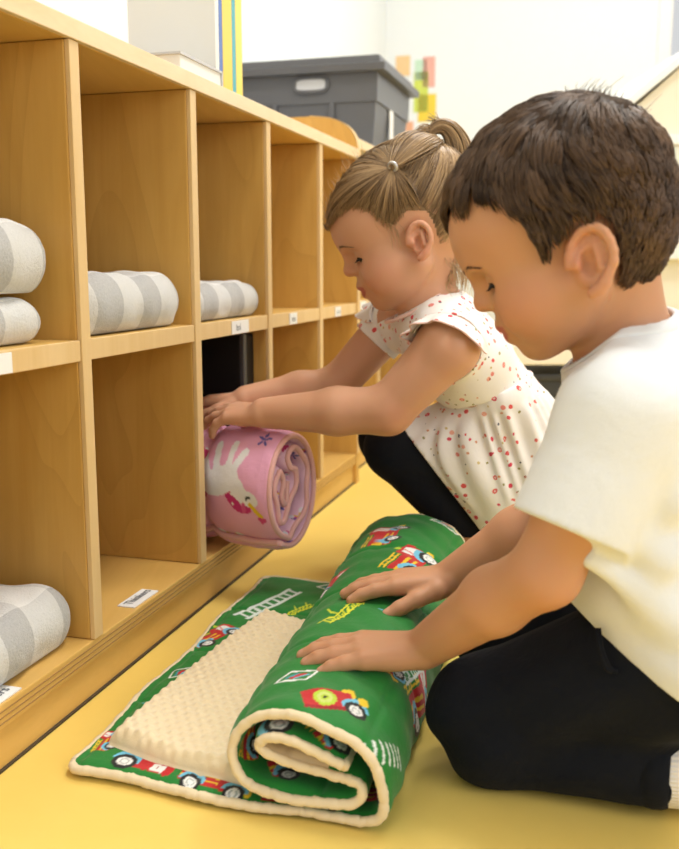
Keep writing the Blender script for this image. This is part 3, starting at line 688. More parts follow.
def pink_roll():
    ax = nrm(N * math.cos(math.radians(14)) + D * math.sin(math.radians(14)))        # from the visible end into the cubby
    sd = np.array([-ax[1], ax[0], 0]); sd = sd if sd @ D > 0 else -sd                # sideways, away from the camera
    C0 = S(.518, -.098, ZF + .0825); L = .235; R = .078
    a_ = np.radians(np.linspace(-118, 262, 60)); k = 1 - .16 * np.linspace(0, 1, 60) ** 1.5
    outer = np.stack([R * .76 * np.cos(a_) * k, R * np.sin(a_) * k], 1)
    inner = R * np.array([(.05, -.70), (.34, -.58), (.50, -.22), (.52, .22), (.40, .56), (.14, .70), (-.10, .58), (-.02, .38), (.20, .34), (.20, .12), (.06, -.12), (-.08, -.38), (-.26, -.52), (-.40, -.30), (-.43, .10), (-.30, .40), (-.20, .22), (-.22, -.05), (-.12, -.22), (-.04, -.02), (.0, .16)])
    pc = np.concatenate([outer, inner])
    pc = spline(pc, 560); lu = np.concatenate([[0], np.cumsum(np.linalg.norm(np.diff(pc, axis=0), axis=1))])
    tg = np.gradient(pc, axis=0); tg /= np.linalg.norm(tg, axis=1, keepdims=True); nn = np.stack([tg[:, 1], -tg[:, 0]], 1)   # outward
    nv = 150; vs_ = np.linspace(0, L, nv); I_, J_ = np.meshgrid(np.arange(560), np.arange(nv), indexing='ij'); u, v = lu[I_], vs_[J_]
    t_ = .0135
    def sh_(side):
        e = np.minimum(np.minimum(v, L - v), np.minimum(u, lu[-1] - u)); p = t_ / 2 * (.4 + .6 * np.clip(e / .014, 0, 1) ** .5) * (1 - .35 * np.exp(-((u - .235) / .004) ** 2))
        band = 1 - .085 * np.exp(-((v - .112) / .010) ** 2) * (1 if True else 0)
        w_ = .0012 * np.sin(u * 75 + 2 * np.sin(v * 60)) * np.sin(v * 52) + .0025 * np.sin(u * 120) * np.clip((.02 - v) / .02, 0, 1) * (u > .42)
        px = (pc[I_, 0] + nn[I_, 0] * (side * p + w_)) * band; pz = (pc[I_, 1] + nn[I_, 1] * (side * p + w_)) * band
        bulge = 1 + .03 * np.exp(-((v - .055) / .035) ** 2)
        return (C0 + (px * bulge)[..., None] * sd + (pz * bulge)[..., None] * np.array([0, 0, 1.]) + (v + .006 * np.clip(u / .5 - 1, 0, 2))[..., None] * ax).reshape(-1, 3)
    Vo, Vi = sh_(1), sh_(-1); zmin = min(Vo[:, 2].min(), Vi[:, 2].min()); dz = ZF + .0015 - zmin; Vo[:, 2] += dz; Vi[:, 2] += dz
    uv_ = np.stack([u.ravel(), v.ravel()], 1)
    out = [(unicorn, .318, -.072, 285, .050), (rainbow, .405, -.079, 270, .020), (heart, .372, -.012, 80, .009), (star, .266, -.022, 90, .013), (heart, .292, -.118, 60, .018), (crown, .15, -.06, 40, .016), (unicorn, .10, -.05, 70, .04), (heart, .43, -.115, 90, .012), (star, .19, -.10, 30, .010)]
    inn = []
    g = np.random.default_rng(8)
    for a in np.arange(.02, lu[-1], .045):
        for b in (.012, .05, .10, .16): inn.append(([star, heart, rainbow, crown, unicorn][g.integers(5)], a + g.uniform(-.01, .01), b + g.uniform(-.01, .01), g.uniform(0, 360), g.uniform(.008, .016)))
    Co, Ci = tile_art(uv_ * np.array([1, -1]), PINK, out), tile_art(uv_, (.92, .60, .74), inn)
    Co[uv_[:, 0] > .47] = tile_art(uv_[uv_[:, 0] > .47], (.92, .60, .74), inn)
    n = 560 * nv
    pr = np.concatenate([np.arange(560) * nv, 559 * nv + np.arange(1, nv), np.arange(558, -1, -1) * nv + nv - 1, np.arange(nv - 2, 0, -1)])
    sq = np.stack([pr, np.roll(pr, -1), np.roll(pr, -1) + n, pr + n], 1)
    r_ = empty('rolled_mat', C0 + ax * .1 - np.array([0, 0, R]), 'pink unicorn print mat rolled up, being pushed into the lower cubby by the girl', 'rolled mat')
    mesh_obj('quilted_sheet', np.concatenate([Vo, Vi]), np.concatenate([gridq(560, nv, True), gridq(560, nv) + n, sq]), M['print'], r_, col=np.concatenate([Co, Ci]))
    mb_ = cloth('peach_binding', (.84, .46, .42), .75, .4, 120, .002)
    md = (Vo + Vi) / 2
    for k in (np.arange(560) * nv, np.arange(560) * nv + nv - 1): MB().tube(md[k][::2], .0042, 8).build('edge_binding', mb_, r_, True)
    MB().tube(md[np.arange(nv)][::2], .0048, 8).build('edge_binding', mb_, r_, True)
    return C0 + np.array([0, 0, dz]), ax, sd, lu, pc
PINKROLL = pink_roll()
# ------------------------------------------------------------------ people: shared anatomy
ZU = np.array([0, 0, 1.0])
class Frame:
    """head frame: f forward, l towards the person's left, u up; O between the ears"""
    def __init__(s, O, yaw_vec, pitch, roll=0.0, k=1.0):
        g = nrm([yaw_vec[0], yaw_vec[1], 0]); a = math.radians(pitch); s.O = np.asarray(O, float)
        s.f = g * math.cos(a) - ZU * math.sin(a); s.u = ZU * math.cos(a) + g * math.sin(a); s.l = np.cross(s.u, s.f)
        if roll:
            r = math.radians(roll); u = s.u * math.cos(r) + s.l * math.sin(r); s.l = s.l * math.cos(r) - s.u * math.sin(r); s.u = u
        s.R = np.stack([s.f, s.l, s.u]); s.k = k
    def w(s, p): return s.O + np.asarray(p, float) @ s.R * s.k
    def loc(s, P): return (np.asarray(P, float) - s.O) @ s.R.T / s.k
    def px(s, x, y, l=0.0):
        """local (f, u) of an image point lying in the sagittal plane shifted by l"""
        q = s.loc(on_plane(x, y, s.O + s.l * l * s.k, s.l)); return np.array([q[0], l, q[2]])
def head(F_, fr, P):
    """P: dictionary of profile numbers"""
    w, R = fr.w, fr.R; s = P.get('s', 1.0); du = P.get('du', 0.0); df = P.get('df', 0.0)
    E = lambda c, r, k=.012, op='add', RR=None: F_.ell(w(np.array(c)), np.array(r) * fr.k, R if RR is None else RR, k, op)
    dh = P.get('dfh', df); C_ = lambda a, b, ra, rb=None, k=.008, op='add': F_.cap(w(a), w(b), ra * fr.k, (ra if rb is None else rb) * fr.k, k, op)
    E((-.008, 0, .047), (.082, .069, .069)); E((-.034, 0, .014), (.047, .056, .050), .02)
    fo = lambda f, l, u: (f + df, l, u + du)
    E((.028 + dh, 0, .048 + du), (.0465, .056, .044), .02)
    E(fo(.020, 0, -.002), (.050, .058, .058), .02)
    for q in (1, -1):
        E(fo(.036, .033 * q, -.014), (.031, .026, .028), .016)                       # cheeks
        C_(fo(.0, .045 * q, -.020), fo(.046, .014 * q, -.042), .0175, .015, .014)       # jaw
        C_(fo(.061, .026 * q, .0345), fo(.0655, .008 * q, .0335), .0085, .0085, .012)     # brow
    E(fo(.0535, 0, -.0425), (.0155, .017, .0145), .012)                                   # chin
    C_(fo(.0665, 0, .026), fo(.0755, 0, .0095), .0065, .0072, .010)                            # nose
    E(fo(.0770, 0, .0062), (.0082, .0085, .0076), .005)
    for q in (1, -1): E(fo(.0705, .0085 * q, .0032), (.0068, .0050, .0055), .004)
    E(fo(.058, 0, -.020), (.0185, .0215, .0175), .010)                                     # muzzle
    for q in (1, -1): E(fo(.0745, .0045 * q, -.0018), (.0026, .0022, .0022), None, .002, 'sub') if False else None
    C_(fo(.0722, .004, -.0165), fo(.0722, -.004, -.0165), .0052, .0052, .005); C_(fo(.0722, 0, -.0165), fo(.064, .0155, -.0225), .0050, .0025, .003); C_(fo(.0722, 0, -.0165), fo(.064, -.0155, -.0225), .0050, .0025, .003)
    C_(fo(.0696, .0045, -.0290), fo(.0696, -.0045, -.0290), .0052, .0052, .005); C_(fo(.0700, 0, -.0285), fo(.063, .0140, -.0240), .0046, .0022, .003); C_(fo(.0700, 0, -.0285), fo(.063, -.0140, -.0240), .0046, .0022, .003)
    for q in (1, -1): C_(fo(.0785, 0, -.0228), fo(.0640, .0165 * q, -.0240), .0017, .0014, .0015, 'sub')
    for q in (1, -1): E(fo(.0730, .0275 * q, .0190), (.0120, .0140, .0085), .012, 'sub')   # eye sockets
    eyes = []
    for q in (1, -1):
        ec = np.array(fo(.0520, .0265 * q, .0180)); F_.ell(w(ec), (.0128 * fr.k,) * 3, R, .003)
        g = nrm([math.cos(.42), .22 * q, -math.sin(.42)]); sd = nrm(np.cross(g, (0, 0, 1))); up = np.cross(sd, g)
        F_.ell(w(ec + g * .0130), np.array([.0042, .0100, .0036]) * fr.k, np.stack([g, sd, up]) @ R, .0012, 'sub')
        eyes.append((ec, g, sd, up))
    return eyes
def ear(F_, fr, c, eu, h, wd, side):
    w, R = fr.w, fr.R; eu = nrm(eu); lo = np.array([0, side, 0.0]); ef = nrm(np.cross(lo, eu)) * 1.0
    if ef[0] < 0: ef = -ef
    T = lambda a, b, o: w(c + ef * a * wd + eu * b * h + lo * o)
    nl = nrm(lo + ef * .35); fe = nrm(ef - nl * (ef @ nl)); RR = np.stack([fe, nl, eu]) @ R
    F_.ell(T(.0, 0, .0035), (wd * .86, .0042, h * .86), RR, .004)
    F_.cap(T(.5, .1, -.012), T(.2, 0, .002), .009, .008, .006)
    pts = []; rs = []
    for t_ in np.linspace(-10, 262, 15):
        a = math.radians(t_); x = math.cos(a); y = math.sin(a); m_ = 1.0 if y > -.2 else .86
        pts.append(T(x * m_, y, .0035 + .0085 * (1 - x) / 2)); rs.append(.0036 if y > -.5 else .0048)
    F_.chain(pts, rs, .0022)
    F_.ell(T(.10, -.10, .0080), (wd * .50, .0068, h * .46), RR, .002, 'sub')
    F_.cap(T(-.15, .45, .0075), T(-.40, -.2, .0085), .0022, .0026, .003)
    F_.cap(T(.12, .38, .0085), T(.55, .45, .0075), .0016, .0016, .003, 'sub')
    F_.ell(T(.62, -.12, .006), (.0035, .004, .005), RR, .003)
def hand(F_, wr, fwd, up, thumb_side, sc=1.0, curls=None, spread=.10, tcurl=.5, r=1.0, tdir=.75):
    """palm plus four fingers (index first) and a thumb; thumb_side: +1/-1 along cross(fwd, up)"""
    fwd = nrm(fwd); up = nrm(up - fwd * (np.asarray(up) @ fwd)); sd = np.cross(fwd, up) * thumb_side
    L = [.040, .0445, .0415, .033]; curls = curls or [(.12, .25, .2)] * 4
    T = lambda a, b, c: wr + (fwd * a + sd * b + up * c) * sc
    mc = [T(.047, .0165, .002), T(.049, .0055, .003), T(.047, -.0055, .002), T(.043, -.0160, .0)]
    for m_, o in zip(mc, (.009, .003, -.003, -.009)): F_.cap(T(.002, o, -.001), m_, .0098 * sc, .0078 * sc, .007)
    F_.ell(T(.022, .0, -.004), np.array([.024, .019, .0095]) * sc, np.stack([fwd, sd, up]), .006)
    F_.ell(T(.016, .011, -.006), np.array([.018, .010, .009]) * sc, np.stack([fwd, sd, up]), .006)
    nails = []
    for i in range(4):
        d = fwd * math.cos(spread * (1.5 - i)) + sd * math.sin(spread * (1.5 - i)); d = nrm(d); a = 0; p = mc[i]; pts = [p]; rs = [.0068 * sc * r]
        for k, fr_ in enumerate((.45, .31, .24)):
            a += curls[i][k]; dd = d * math.cos(a) - up * math.sin(a); p = p + dd * L[i] * fr_ * sc; pts.append(p); rs.append((.0062, .0058, .0050)[k] * sc * r * (.92 if i == 3 else 1))
        F_.chain(pts, rs, .0022)
        nu = d * math.sin(a) + up * math.cos(a); nails.append((pts[-1] + nu * rs[-1] * .75 - dd * .0005, dd, nu))
    tb = T(.012, .016, -.004); d1 = nrm(fwd * math.cos(tdir) + sd * math.sin(tdir) - up * .18); d2 = nrm(fwd * math.cos(tdir - tcurl) + sd * math.sin(tdir - tcurl) - up * .25); d3 = nrm(fwd * math.cos(tdir - 1.5 * tcurl) + sd * math.sin(tdir - 1.5 * tcurl) - up * .3)
    t1 = tb + d1 * .020 * sc; t2 = t1 + d2 * .017 * sc; t3 = t2 + d3 * .012 * sc
    F_.chain([T(.006, .010, -.004), tb, t1, t2, t3], [.009 * sc, .0092 * sc, .0075 * sc, .0066 * sc, .0054 * sc], .003)
    nails.append((t3 + up * .0042 * sc, d3, up)); return nails
def strands(name, P, r, m_, parent, nrm0=None, var=None):
    """P (N, m, 3) paths -> three-sided tapering hairs, one mesh"""
    Np, m, _ = P.shape; r = np.asarray(r); r = np.broadcast_to(r if r.ndim == 2 else r[None, :], (Np, m))
    t_ = np.gradient(P, axis=1); t_ /= np.linalg.norm(t_, axis=2, keepdims=True) + 1e-12
    ref = np.broadcast_to(nrm0[:, None, :], P.shape) if nrm0 is not None else np.broadcast_to(np.array([.3, .2, .93]), P.shape)
    a = np.cross(t_, ref); a /= np.linalg.norm(a, axis=2, keepdims=True) + 1e-9; b = np.cross(a, t_)
    V = np.stack([P + r[..., None] * (math.cos(q) * a + math.sin(q) * b) for q in (math.pi / 2, math.pi / 2 + 2.094, math.pi / 2 + 4.189)], 2)
    i, k, j = np.meshgrid(np.arange(Np), np.arange(m - 1), np.arange(3), indexing='ij'); base = (i * m + k) * 3
    Q = np.stack([base + j, base + (j + 1) % 3, base + 3 + (j + 1) % 3, base + 3 + j], -1).reshape(-1, 4)
    var = rng.uniform(0, 1, Np) if var is None else var
    col = np.repeat(var, m * 3)[:, None] * np.ones(3)
    return mesh_obj(name, V.reshape(-1, 3), Q, m_, parent, col=col)
def hair_mat(name, dark, light, rough=.42):
    m = mat(name, dark, rough, .35); t = NT(m); a = t.n('ShaderNodeVertexColor', layer_name='Col'); t.base(t.ramp(a.outputs['Color'], [(0, dark), (1, light)])); t.b.inputs['Anisotropic'].default_value = .5; return m
def skin_mat(name, c):
    m = mat(name, c, .48, .35, sss=.25); t = NT(m); a = t.n('ShaderNodeVertexColor', layer_name='Col'); v = t.coord(); n = t.noise(v, 90, 3)
    t.base(t.mix(t.math('MULTIPLY', n, .16), a.outputs['Color'], (.62, .27, .17))); t.bump(t.noise(v, 900, 2), .05, .0006); return m
def blob(P, c, r):
    d = np.linalg.norm((P - c) / np.asarray(r), axis=1); return np.clip(1.4 - d, 0, 1)[:, None] ** 1.0
def face_colour(fr, V, skin, df=0, du=0, lip=(.47, .115, .115)):
    q = fr.loc(V); C = np.tile(np.array(skin, float), (len(V), 1)); near = np.abs(q).max(1) < .16; n_ = q[near] - np.array([df, 0, du]); c = C[near]
    red = np.array([.66, .235, .155])
    for s in (1, -1): c += (red - c) * .38 * blob(n_, (.045, .04 * s, -.012), (.028, .028, .022))
    c += (red - c) * .30 * blob(n_, (.08, 0, .004), (.012, .012, .009))
    for s in (1, -1): c += (red - c) * .40 * blob(n_, (0, .078 * s, .0), (.022, .016, .03))
    lm = (np.abs(n_[:, 1]) < .0165) & (n_[:, 0] > .055)
    wl = 1 - (n_[:, 1] / .0165) ** 2
    up = lm & (n_[:, 2] < -.0150 - .003 * (1 - wl)) & (n_[:, 2] > -.0240); lo = lm & (n_[:, 2] <= -.0222) & (n_[:, 2] > -.0243 - .0085 * np.clip(wl, 0, 1))
    k = up | lo; c[k] = c[k] * .10 + np.array(lip) * .90
    C[near] = c; return C
def eye_parts(fr, eyes, parent, brow, iris=(.035, .016, .008), browc=(.06, .03, .015), df=0, du=0):
    em = mat('eyeball', (.8, .8, .8), .12, .6); t = NT(em); a = t.n('ShaderNodeVertexColor', layer_name='Col'); t.base(a.outputs['Color'])
    lm = mat('lash_hair', (.012, .008, .006), .6)
    for ec, g, sd, up in eyes:
        # eyeball
        nu, nv = 36, 28; th = np.linspace(0, np.pi, nv); ph = np.arange(nu) * 2 * np.pi / nu; TH_, PH_ = np.meshgrid(th, ph, indexing='ij')
        dv = np.cos(TH_)[..., None] * g + (np.sin(TH_) * np.cos(PH_))[..., None] * sd + (np.sin(TH_) * np.sin(PH_))[..., None] * up
        v = fr.w((ec + dv.reshape(-1, 3) * .0121)); an = TH_.ravel()
        col = np.where((an < .62)[:, None], np.array(iris), np.array([.72, .69, .66])); col[an < .26] = (.004, .004, .004)
        i, j = np.meshgrid(np.arange(nv - 1), np.arange(nu), indexing='ij'); q = np.stack([i * nu + j, i * nu + (j + 1) % nu, (i + 1) * nu + (j + 1) % nu, (i + 1) * nu + j], -1).reshape(-1, 4)
        mesh_obj('eye', v, q, em, parent, col=col)
        # upper lashes: short hairs along the upper lid edge
        n = 46; x = np.linspace(-.0100, .0100, n); y = .0030 * np.sqrt(np.clip(1 - (x / .0103) ** 2, 0, 1)); b0 = ec + g * .0124 * np.sqrt(np.clip(1 - (x / .0145) ** 2, 0, 1))[:, None] + sd * x[:, None] + up * (y - .0004)[:, None]
        out = g * .8 - up * .45; k = np.linspace(0, 1, 5)
        P = b0[:, None, :] + (out * .0062 + sd * 0)[None, None, :] * k[None, :, None] + (sd[None, None] * (x * .30)[:, None, None]) * k[None, :, None] + up[None, None] * (.0022 * k ** 2)[None, :, None]
        strands('eyelashes', fr.w(P.reshape(-1, 3)).reshape(P.shape), np.array([.00045, .0004, .0003, .0002, .0001]), lm, parent)
    bm_ = mat('brow_hair', browc, .6)
    for s in (1, -1):
        n = 150; tt = rng.uniform(0, 1, n); f0 = np.interp(tt, [0, .4, .75, 1], brow[0]); l0 = np.interp(tt, [0, .4, .75, 1], brow[1]) * s; u0 = np.interp(tt, [0, .4, .75, 1], brow[2]) + rng.normal(0, .0011, n) * (1.2 - tt)
        b0 = np.stack([f0 + df, l0, u0 + du], 1); d = np.stack([-.4 * np.ones(n), .9 * s * np.ones(n), .35 - .5 * tt], 1) * .0058; k = np.linspace(0, 1, 4)
        P = b0[:, None] + d[:, None] * k[None, :, None]
        strands('eyebrow', fr.w(P.reshape(-1, 3)).reshape(P.shape), np.array([.00026, .00025, .00018, .00008]), bm_, parent)
def inside(poly, x, y):
    poly = np.asarray(poly); k = np.zeros(len(x), bool); j = len(poly) - 1
    for i in range(len(poly)):
        a, b = poly[i], poly[j]; c = ((a[1] > y) != (b[1] > y)) & (x < (b[0] - a[0]) * (y - a[1]) / (b[1] - a[1] + 1e-12) + a[0]); k ^= c; j = i
    return k
def surf_sample(V, Q, keep, n):
    Q = Q[keep]; a = np.linalg.norm(np.cross(V[Q[:, 1]] - V[Q[:, 0]], V[Q[:, 3]] - V[Q[:, 0]]), axis=1); i = rng.choice(len(Q), n, p=a / a.sum()); u, v = rng.uniform(0, 1, (2, n, 1))
    q = V[Q[i]]; return (q[:, 0] * (1 - u) + q[:, 1] * u) * (1 - v) + (q[:, 3] * (1 - u) + q[:, 2] * u) * v
def skin_weights(): pass
def snap_brow(fr, Fb, f, l, u):
    """move the brow anchors onto the skin: march along f"""
    out = []
    for a, b, c in zip(f, l, u):
        best = a
        for q in np.arange(.09, .02, -.0006):
            P = fr.w((q, b, c)); i = np.round((P - Fb.lo) / Fb.h).astype(int)
            if Fb.g[tuple(i)] < 0: best = q; break
        out.append(best + .0006)
    return out
# ------------------------------------------------------------------ the boy
def boy():
    O = W(573, 262, .77); vb = nrm([O[0], O[1], 0]); fr = Frame(O, (-vb[1], vb[0]), 30)
    SK = (.585, .305, .170)
    root = empty('person', (O[0] + .1, .78, 0), 'boy with short dark brown hair in a white t-shirt kneeling and pressing the green roll', 'person')
    F_ = Field((-.09, .56, -.01), (.52, 1.12, .66), .0017)
    eyes = head(F_, fr, {})
    et, el_ = fr.px(580, 228, .066), fr.px(580, 291, .066); ef_, eb = fr.px(566, 250, .066), fr.px(608, 254, .066)
    ec = (et + el_) / 2 * .5 + (ef_ + eb) / 2 * .5; ec[1] = .064; ec += np.array([-.003, 0, -.0055])
    for s in (1, -1): ear(F_, fr, np.array([ec[0], ec[1] * s, ec[2]]), (et - el_) * np.array([1, 0, 1]), .0240, .0158, s)
    # trunk
    lat = -fr.l; latn = np.array([lat[0], lat[1], 0]); latn = nrm(latn)
    pel, bel, che, upp = W(700, 640, .80), W(645, 560, .79), W(640, 455, .78), W(645, 388, .78)
    neck0 = fr.w((-.030, 0, -.006)); neck1 = W(628, 362, .775)
    F_.cap(neck0, neck1, .0335, .036, .014); F_.cap(neck1, upp, .038, .050, .02)
    F_.cap(upp, che, .050, .058, .02, ax=latn, fac=1.45); F_.cap(che, bel, .058, .056, .02, ax=latn, fac=1.4); F_.cap(bel, pel, .056, .066, .02, ax=latn, fac=1.35)
    shn, shf = W(617, 418, .69), W(608, 408, .885)
    eln, elf = W(546, 572, .70), W(562, 508, .93)
    wrn, wrf = Z(424, 648, .112), Z(449, 578, .126)
    F_.cap(upp, shn, .040, .036, .02); F_.cap(upp, shf, .040, .036, .02)
    F_.cap(shn, eln, .0345, .0258, .012); F_.cap(shf, elf, .035, .029, .012)
    mn, mf = eln * .62 + wrn * .38 + np.array([0, 0, .003]), elf * .62 + wrf * .38
    F_.chain([eln, mn, wrn], [.0258, .0270, .0190], .012); F_.chain([elf, mf, wrf], [.029, .0275, .019], .012)
    tn, tf = Z(300, 655, .100), Z(361, 586, .114)
    nails = hand(F_, wrn, tn - wrn, ZU + GB * .10, 1 if np.cross(nrm(tn - wrn), ZU)[1] > 0 else -1, 1.22, [(.05, .12, .16), (.04, .12, .18), (.02, .14, .2), (.05, .16, .2)], .07, .35, tdir=.6)
    nails += hand(F_, wrf, tf - wrf, ZU + GB * .08, -1 if np.cross(nrm(tf - wrf), ZU)[1] > 0 else 1, 1.20, [(.05, .14, .2), (.03, .12, .2), (.03, .14, .2), (.06, .2, .2)], .09, .10, tdir=.52)
    # legs folded under
    hn, hf = W(705, 650, .735), W(690, 640, .86)
    kn, kf = W(482, 708, .80), W(500, 640, .98); kn[2] = max(kn[2], .052)
    an, af = W(668, 782, .735), np.array([.33, .90, .04]); an[2] = .040
    F_.cap(hn, kn, .058, .040, .02); F_.cap(hf, kf, .056, .040, .02)
    sn, sf = kn + np.array([.012, -.012, -.014]), kf + np.array([.01, 0, -.012]); sn[2] = .040; sf[2] = .042
    F_.cap(sn, an, .034, .026, .012); F_.cap(sf, af, .034, .026, .012)
    tn_, tf_ = an + np.array([.10, -.01, -.012]), af + np.array([.1, .01, -.012])
    F_.cap(an, tn_, .025, .016, .01); F_.cap(af, tf_, .025, .016, .01)
    F_.cut((0, 0, .004), (0, 0, -1))
    bro = ([0] * 4, [.010, .020, .031, .040], [.0345, .0375, .0360, .0305])
    V, Q = F_.mesh(2)
    C = face_colour(fr, V, SK)
    for p, d, nu in nails:
        k = np.linalg.norm(V - p, axis=1) < .0042; C[k] = C[k] * .6 + np.array([.74, .42, .33]) * .4
    for (p, q, a) in ((eln, .03, .5),):
        k = np.clip(1.3 - np.linalg.norm(V - (eln + np.array([0, -.02, -.02])), axis=1) / .03, 0, 1)[:, None]; C += (np.array([.62, .25, .15]) - C) * k * .18
    mesh_obj('body', V, Q, skin_mat('light_brown_skin', SK), root, col=C)
    eye_parts(fr, eyes, root, (snap_brow(fr, F_, *bro), bro[1], bro[2]), browc=(.16, .085, .05))
    # hair
    c, r = np.array([-.0105, 0, .047]), np.array([.0865, .0745, .0745])
    G = Field(fr.O - .17, fr.O + .17, .0025)
    G.ell(fr.w(c), r, fr.R, .02); G.ell(fr.w((-.036, 0, .012)), (.048, .060, .048), fr.R, .02)
    HV, HQ = G.mesh(2)
    edge_px = [(425, 214), (440, 208), (452, 196), (468, 184), (486, 180), (502, 192), (515, 212), (528, 234), (540, 252), (549, 252), (556, 236), (562, 222), (572, 214), (598, 214), (611, 226), (617, 250), (619, 270), (634, 277), (656, 276), (740, 220), (740, 20), (430, 20)]
    poly = np.array([fr.px(x, y, .055)[[0, 2]] for x, y in edge_px])
    hq = fr.loc(HV); km = inside(poly, hq[:, 0], hq[:, 2]); keep = km[HQ].all(1)
    used = np.unique(HQ[keep]); remap = np.full(len(HV), -1); remap[used] = np.arange(len(used))
    hm = hair_mat('dark_brown_hair', (.030, .016, .009), (.185, .108, .062), .48)
    hair = mesh_obj('hair', HV[used], remap[HQ[keep]], hm, root, col=np.full((len(used), 3), .10))
    def grow(p, m, ln):
        """p local roots -> local paths flowing away from the crown over the skull"""
        wh = np.array([-.072, .004, .108]); P = [p]; q = (p - c) / r; rho = np.linalg.norm(q, axis=1, keepdims=True)
        for k in range(m - 1):
            d = P[-1] - wh; side = np.clip((np.abs(P[-1][:, 1:2]) - .03) / .04, 0, 1)
            d = d / (np.linalg.norm(d, axis=1, keepdims=True) + .02); d = d + np.array([0, 0, -1.0]) * side * .75 + np.array([.55, 0, 0]) * (P[-1][:, 0:1] > -.05) * (1 - side)
            sw = np.sin(P[-1] * 60 + np.array([0, 1, 2])) ; d = d + .55 * sw[:, [2, 0, 1]]
            n_ = (P[-1] - c) / r ** 2; n_ /= np.linalg.norm(n_, axis=1, keepdims=True); d = d - n_ * (d * n_).sum(1, keepdims=True); d /= np.linalg.norm(d, axis=1, keepdims=True)
            x = P[-1] + d * ln[:, None] / (m - 1); q = (x - c) / r; lift = (.085 + .020 * np.sin(p[:, :1] * 210) * np.sin(p[:, 2:] * 190 + 40 * p[:, 1:2])) * math.sin(math.pi * min(1, .15 + (k + 1) / (m - 1) * .70))
            q = q / np.linalg.norm(q, axis=1, keepdims=True) * (np.clip(rho, .75, 1.6) + lift); P.append(c + q * r)
        return np.stack(P, 1)
    n, m_ = 15000, 8
    roots = fr.loc(surf_sample(HV, HQ, keep, n))
    top = np.clip((roots[:, 2] - .04) / .06, 0, 1); ln = (.017 + .022 * top - .006 * (roots[:, 0] > .02)) * rng.uniform(.75, 1.2, n)
    P = grow(roots, m_, ln)
    gi = rng.choice(n, 330, replace=False); gd = P[gi]; near = np.argmin(((roots[:, None, :] - roots[gi][None]) ** 2).sum(2), 1)
    t_ = np.linspace(0, 1, m_)[None, :, None]; P = P + (gd[near] + (roots - roots[gi][near])[:, None] * .35 - P) * .62 * t_ ** 1.2
    P = P + rng.normal(0, .0008, (n, 1, 3)) * t_
    var = np.clip(.18 + .5 * rng.uniform(0, 1, 330)[near] + rng.normal(0, .12, n), 0, 1)
    Pw = fr.w(P.reshape(-1, 3)).reshape(P.shape); nn = (roots - c) / r ** 2
    strands('hair_strands', Pw, np.array([.0006, .00065, .0006, .00055, .0005, .0004, .0003, .0001]), hm, hair, nrm(np.ones(3)) * 0 + (nn / np.linalg.norm(nn, axis=1, keepdims=True)) @ fr.R, var)
    # cowlick tuft
    n = 190; b0 = np.stack([rng.normal(-.072, .010, n), rng.normal(0, .014, n), np.zeros(n)], 1); q = (b0 - c) / r; b0[:, 2] = c[2] + r[2] * np.sqrt(np.clip(1 - q[:, 0] ** 2 - q[:, 1] ** 2, .05, 1)); k = np.linspace(0, 1, 6)
    d = np.stack([rng.normal(.1, .35, n), rng.normal(0, .35, n), np.ones(n)], 1); d /= np.linalg.norm(d, axis=1, keepdims=True); cv = np.stack([rng.normal(-.3, .5, n), rng.normal(0, .4, n), -.3 * np.ones(n)], 1)
    P = b0[:, None] + (d[:, None] * k[None, :, None] + cv[:, None] * (k ** 2)[None, :, None] * .8) * rng.uniform(.006, .017, n)[:, None, None]
    strands('hair_tuft', fr.w(P.reshape(-1, 3)).reshape(P.shape), np.array([.0005, .0005, .0004, .0003, .0002, .0001]), hm, hair, None, np.clip(rng.normal(.35, .15, n), 0, 1))
    # --- t-shirt
    A_ = Field((.10, .56, .04), (.53, 1.04, .48), .002); B_ = A_.like(); B2 = A_.like()
    e = .0075
    A_.cap(upp + np.array([-.004, 0, .004]), che, .052 + e, .061 + e, .02, ax=latn, fac=1.42); A_.cap(che, bel, .061 + e, .064 + e, .02, ax=latn, fac=1.40); A_.cap(bel, pel, .064 + e, .078 + e, .02, ax=latn, fac=1.32)
    A_.cap(neck1, upp, .038 + e, .05 + e, .02); A_.cap(bel, hn, .058 + e, .064 + e, .03); A_.cap(bel, hf, .058 + e, .064 + e, .03)
    A_.cap(upp, shn, .041 + e, .037 + e, .025); A_.cap(upp, shf, .041 + e, .037 + e, .025)
    X, Y, Z_ = A_.coords()
    hem_a, hem_b = W(545, 603, .72), W(682, 684, .72); hd = nrm(hem_b - hem_a); hn_ = np.cross(hd, (0.25, 1, 0)); hn_ = hn_ if hn_[2] < 0 else -hn_
    A_.cut(hem_a, hn_)
    # soft folds in the cloth
    for (ax_, ay_, bx_, by_, dpt, rr) in ((640, 520, 585, 440, .70, .010), (660, 560, 600, 520, .695, .012), (676, 620, 590, 560, .70, .010), (672, 500, 636, 430, .69, .009)):
        A_.cap(W(ax_, ay_, dpt - .012), W(bx_, by_, dpt - .022), rr, rr * .6, .022)
    shem = W(569, 531, .675); sdir = nrm(shem - shn)
    B_.cap(shn + np.array([.004, 0, .004]), shem + sdir * .03, .0405 + e * .6, .0440, .02)
    B_.cut(shem, nrm(sdir + .20 * nrm(W(612, 545, .675) - W(525, 515, .675)) * 0 + np.array([.0, 0, 0])))
    B2.cap(shf, elf * .75 + shf * .25, .042, .041, .02); B2.cut(elf * .62 + shf * .38, elf - shf)
    A_.g += (.0011 * np.sin(X * 70 + Z_ * 50 + 2 * np.sin(Z_ * 40)) * np.sin(Z_ * 60 - X * 30)).astype(np.float32)
    A_.union(B_, .012).union(B2, .012)
    A_.shell(.0048)
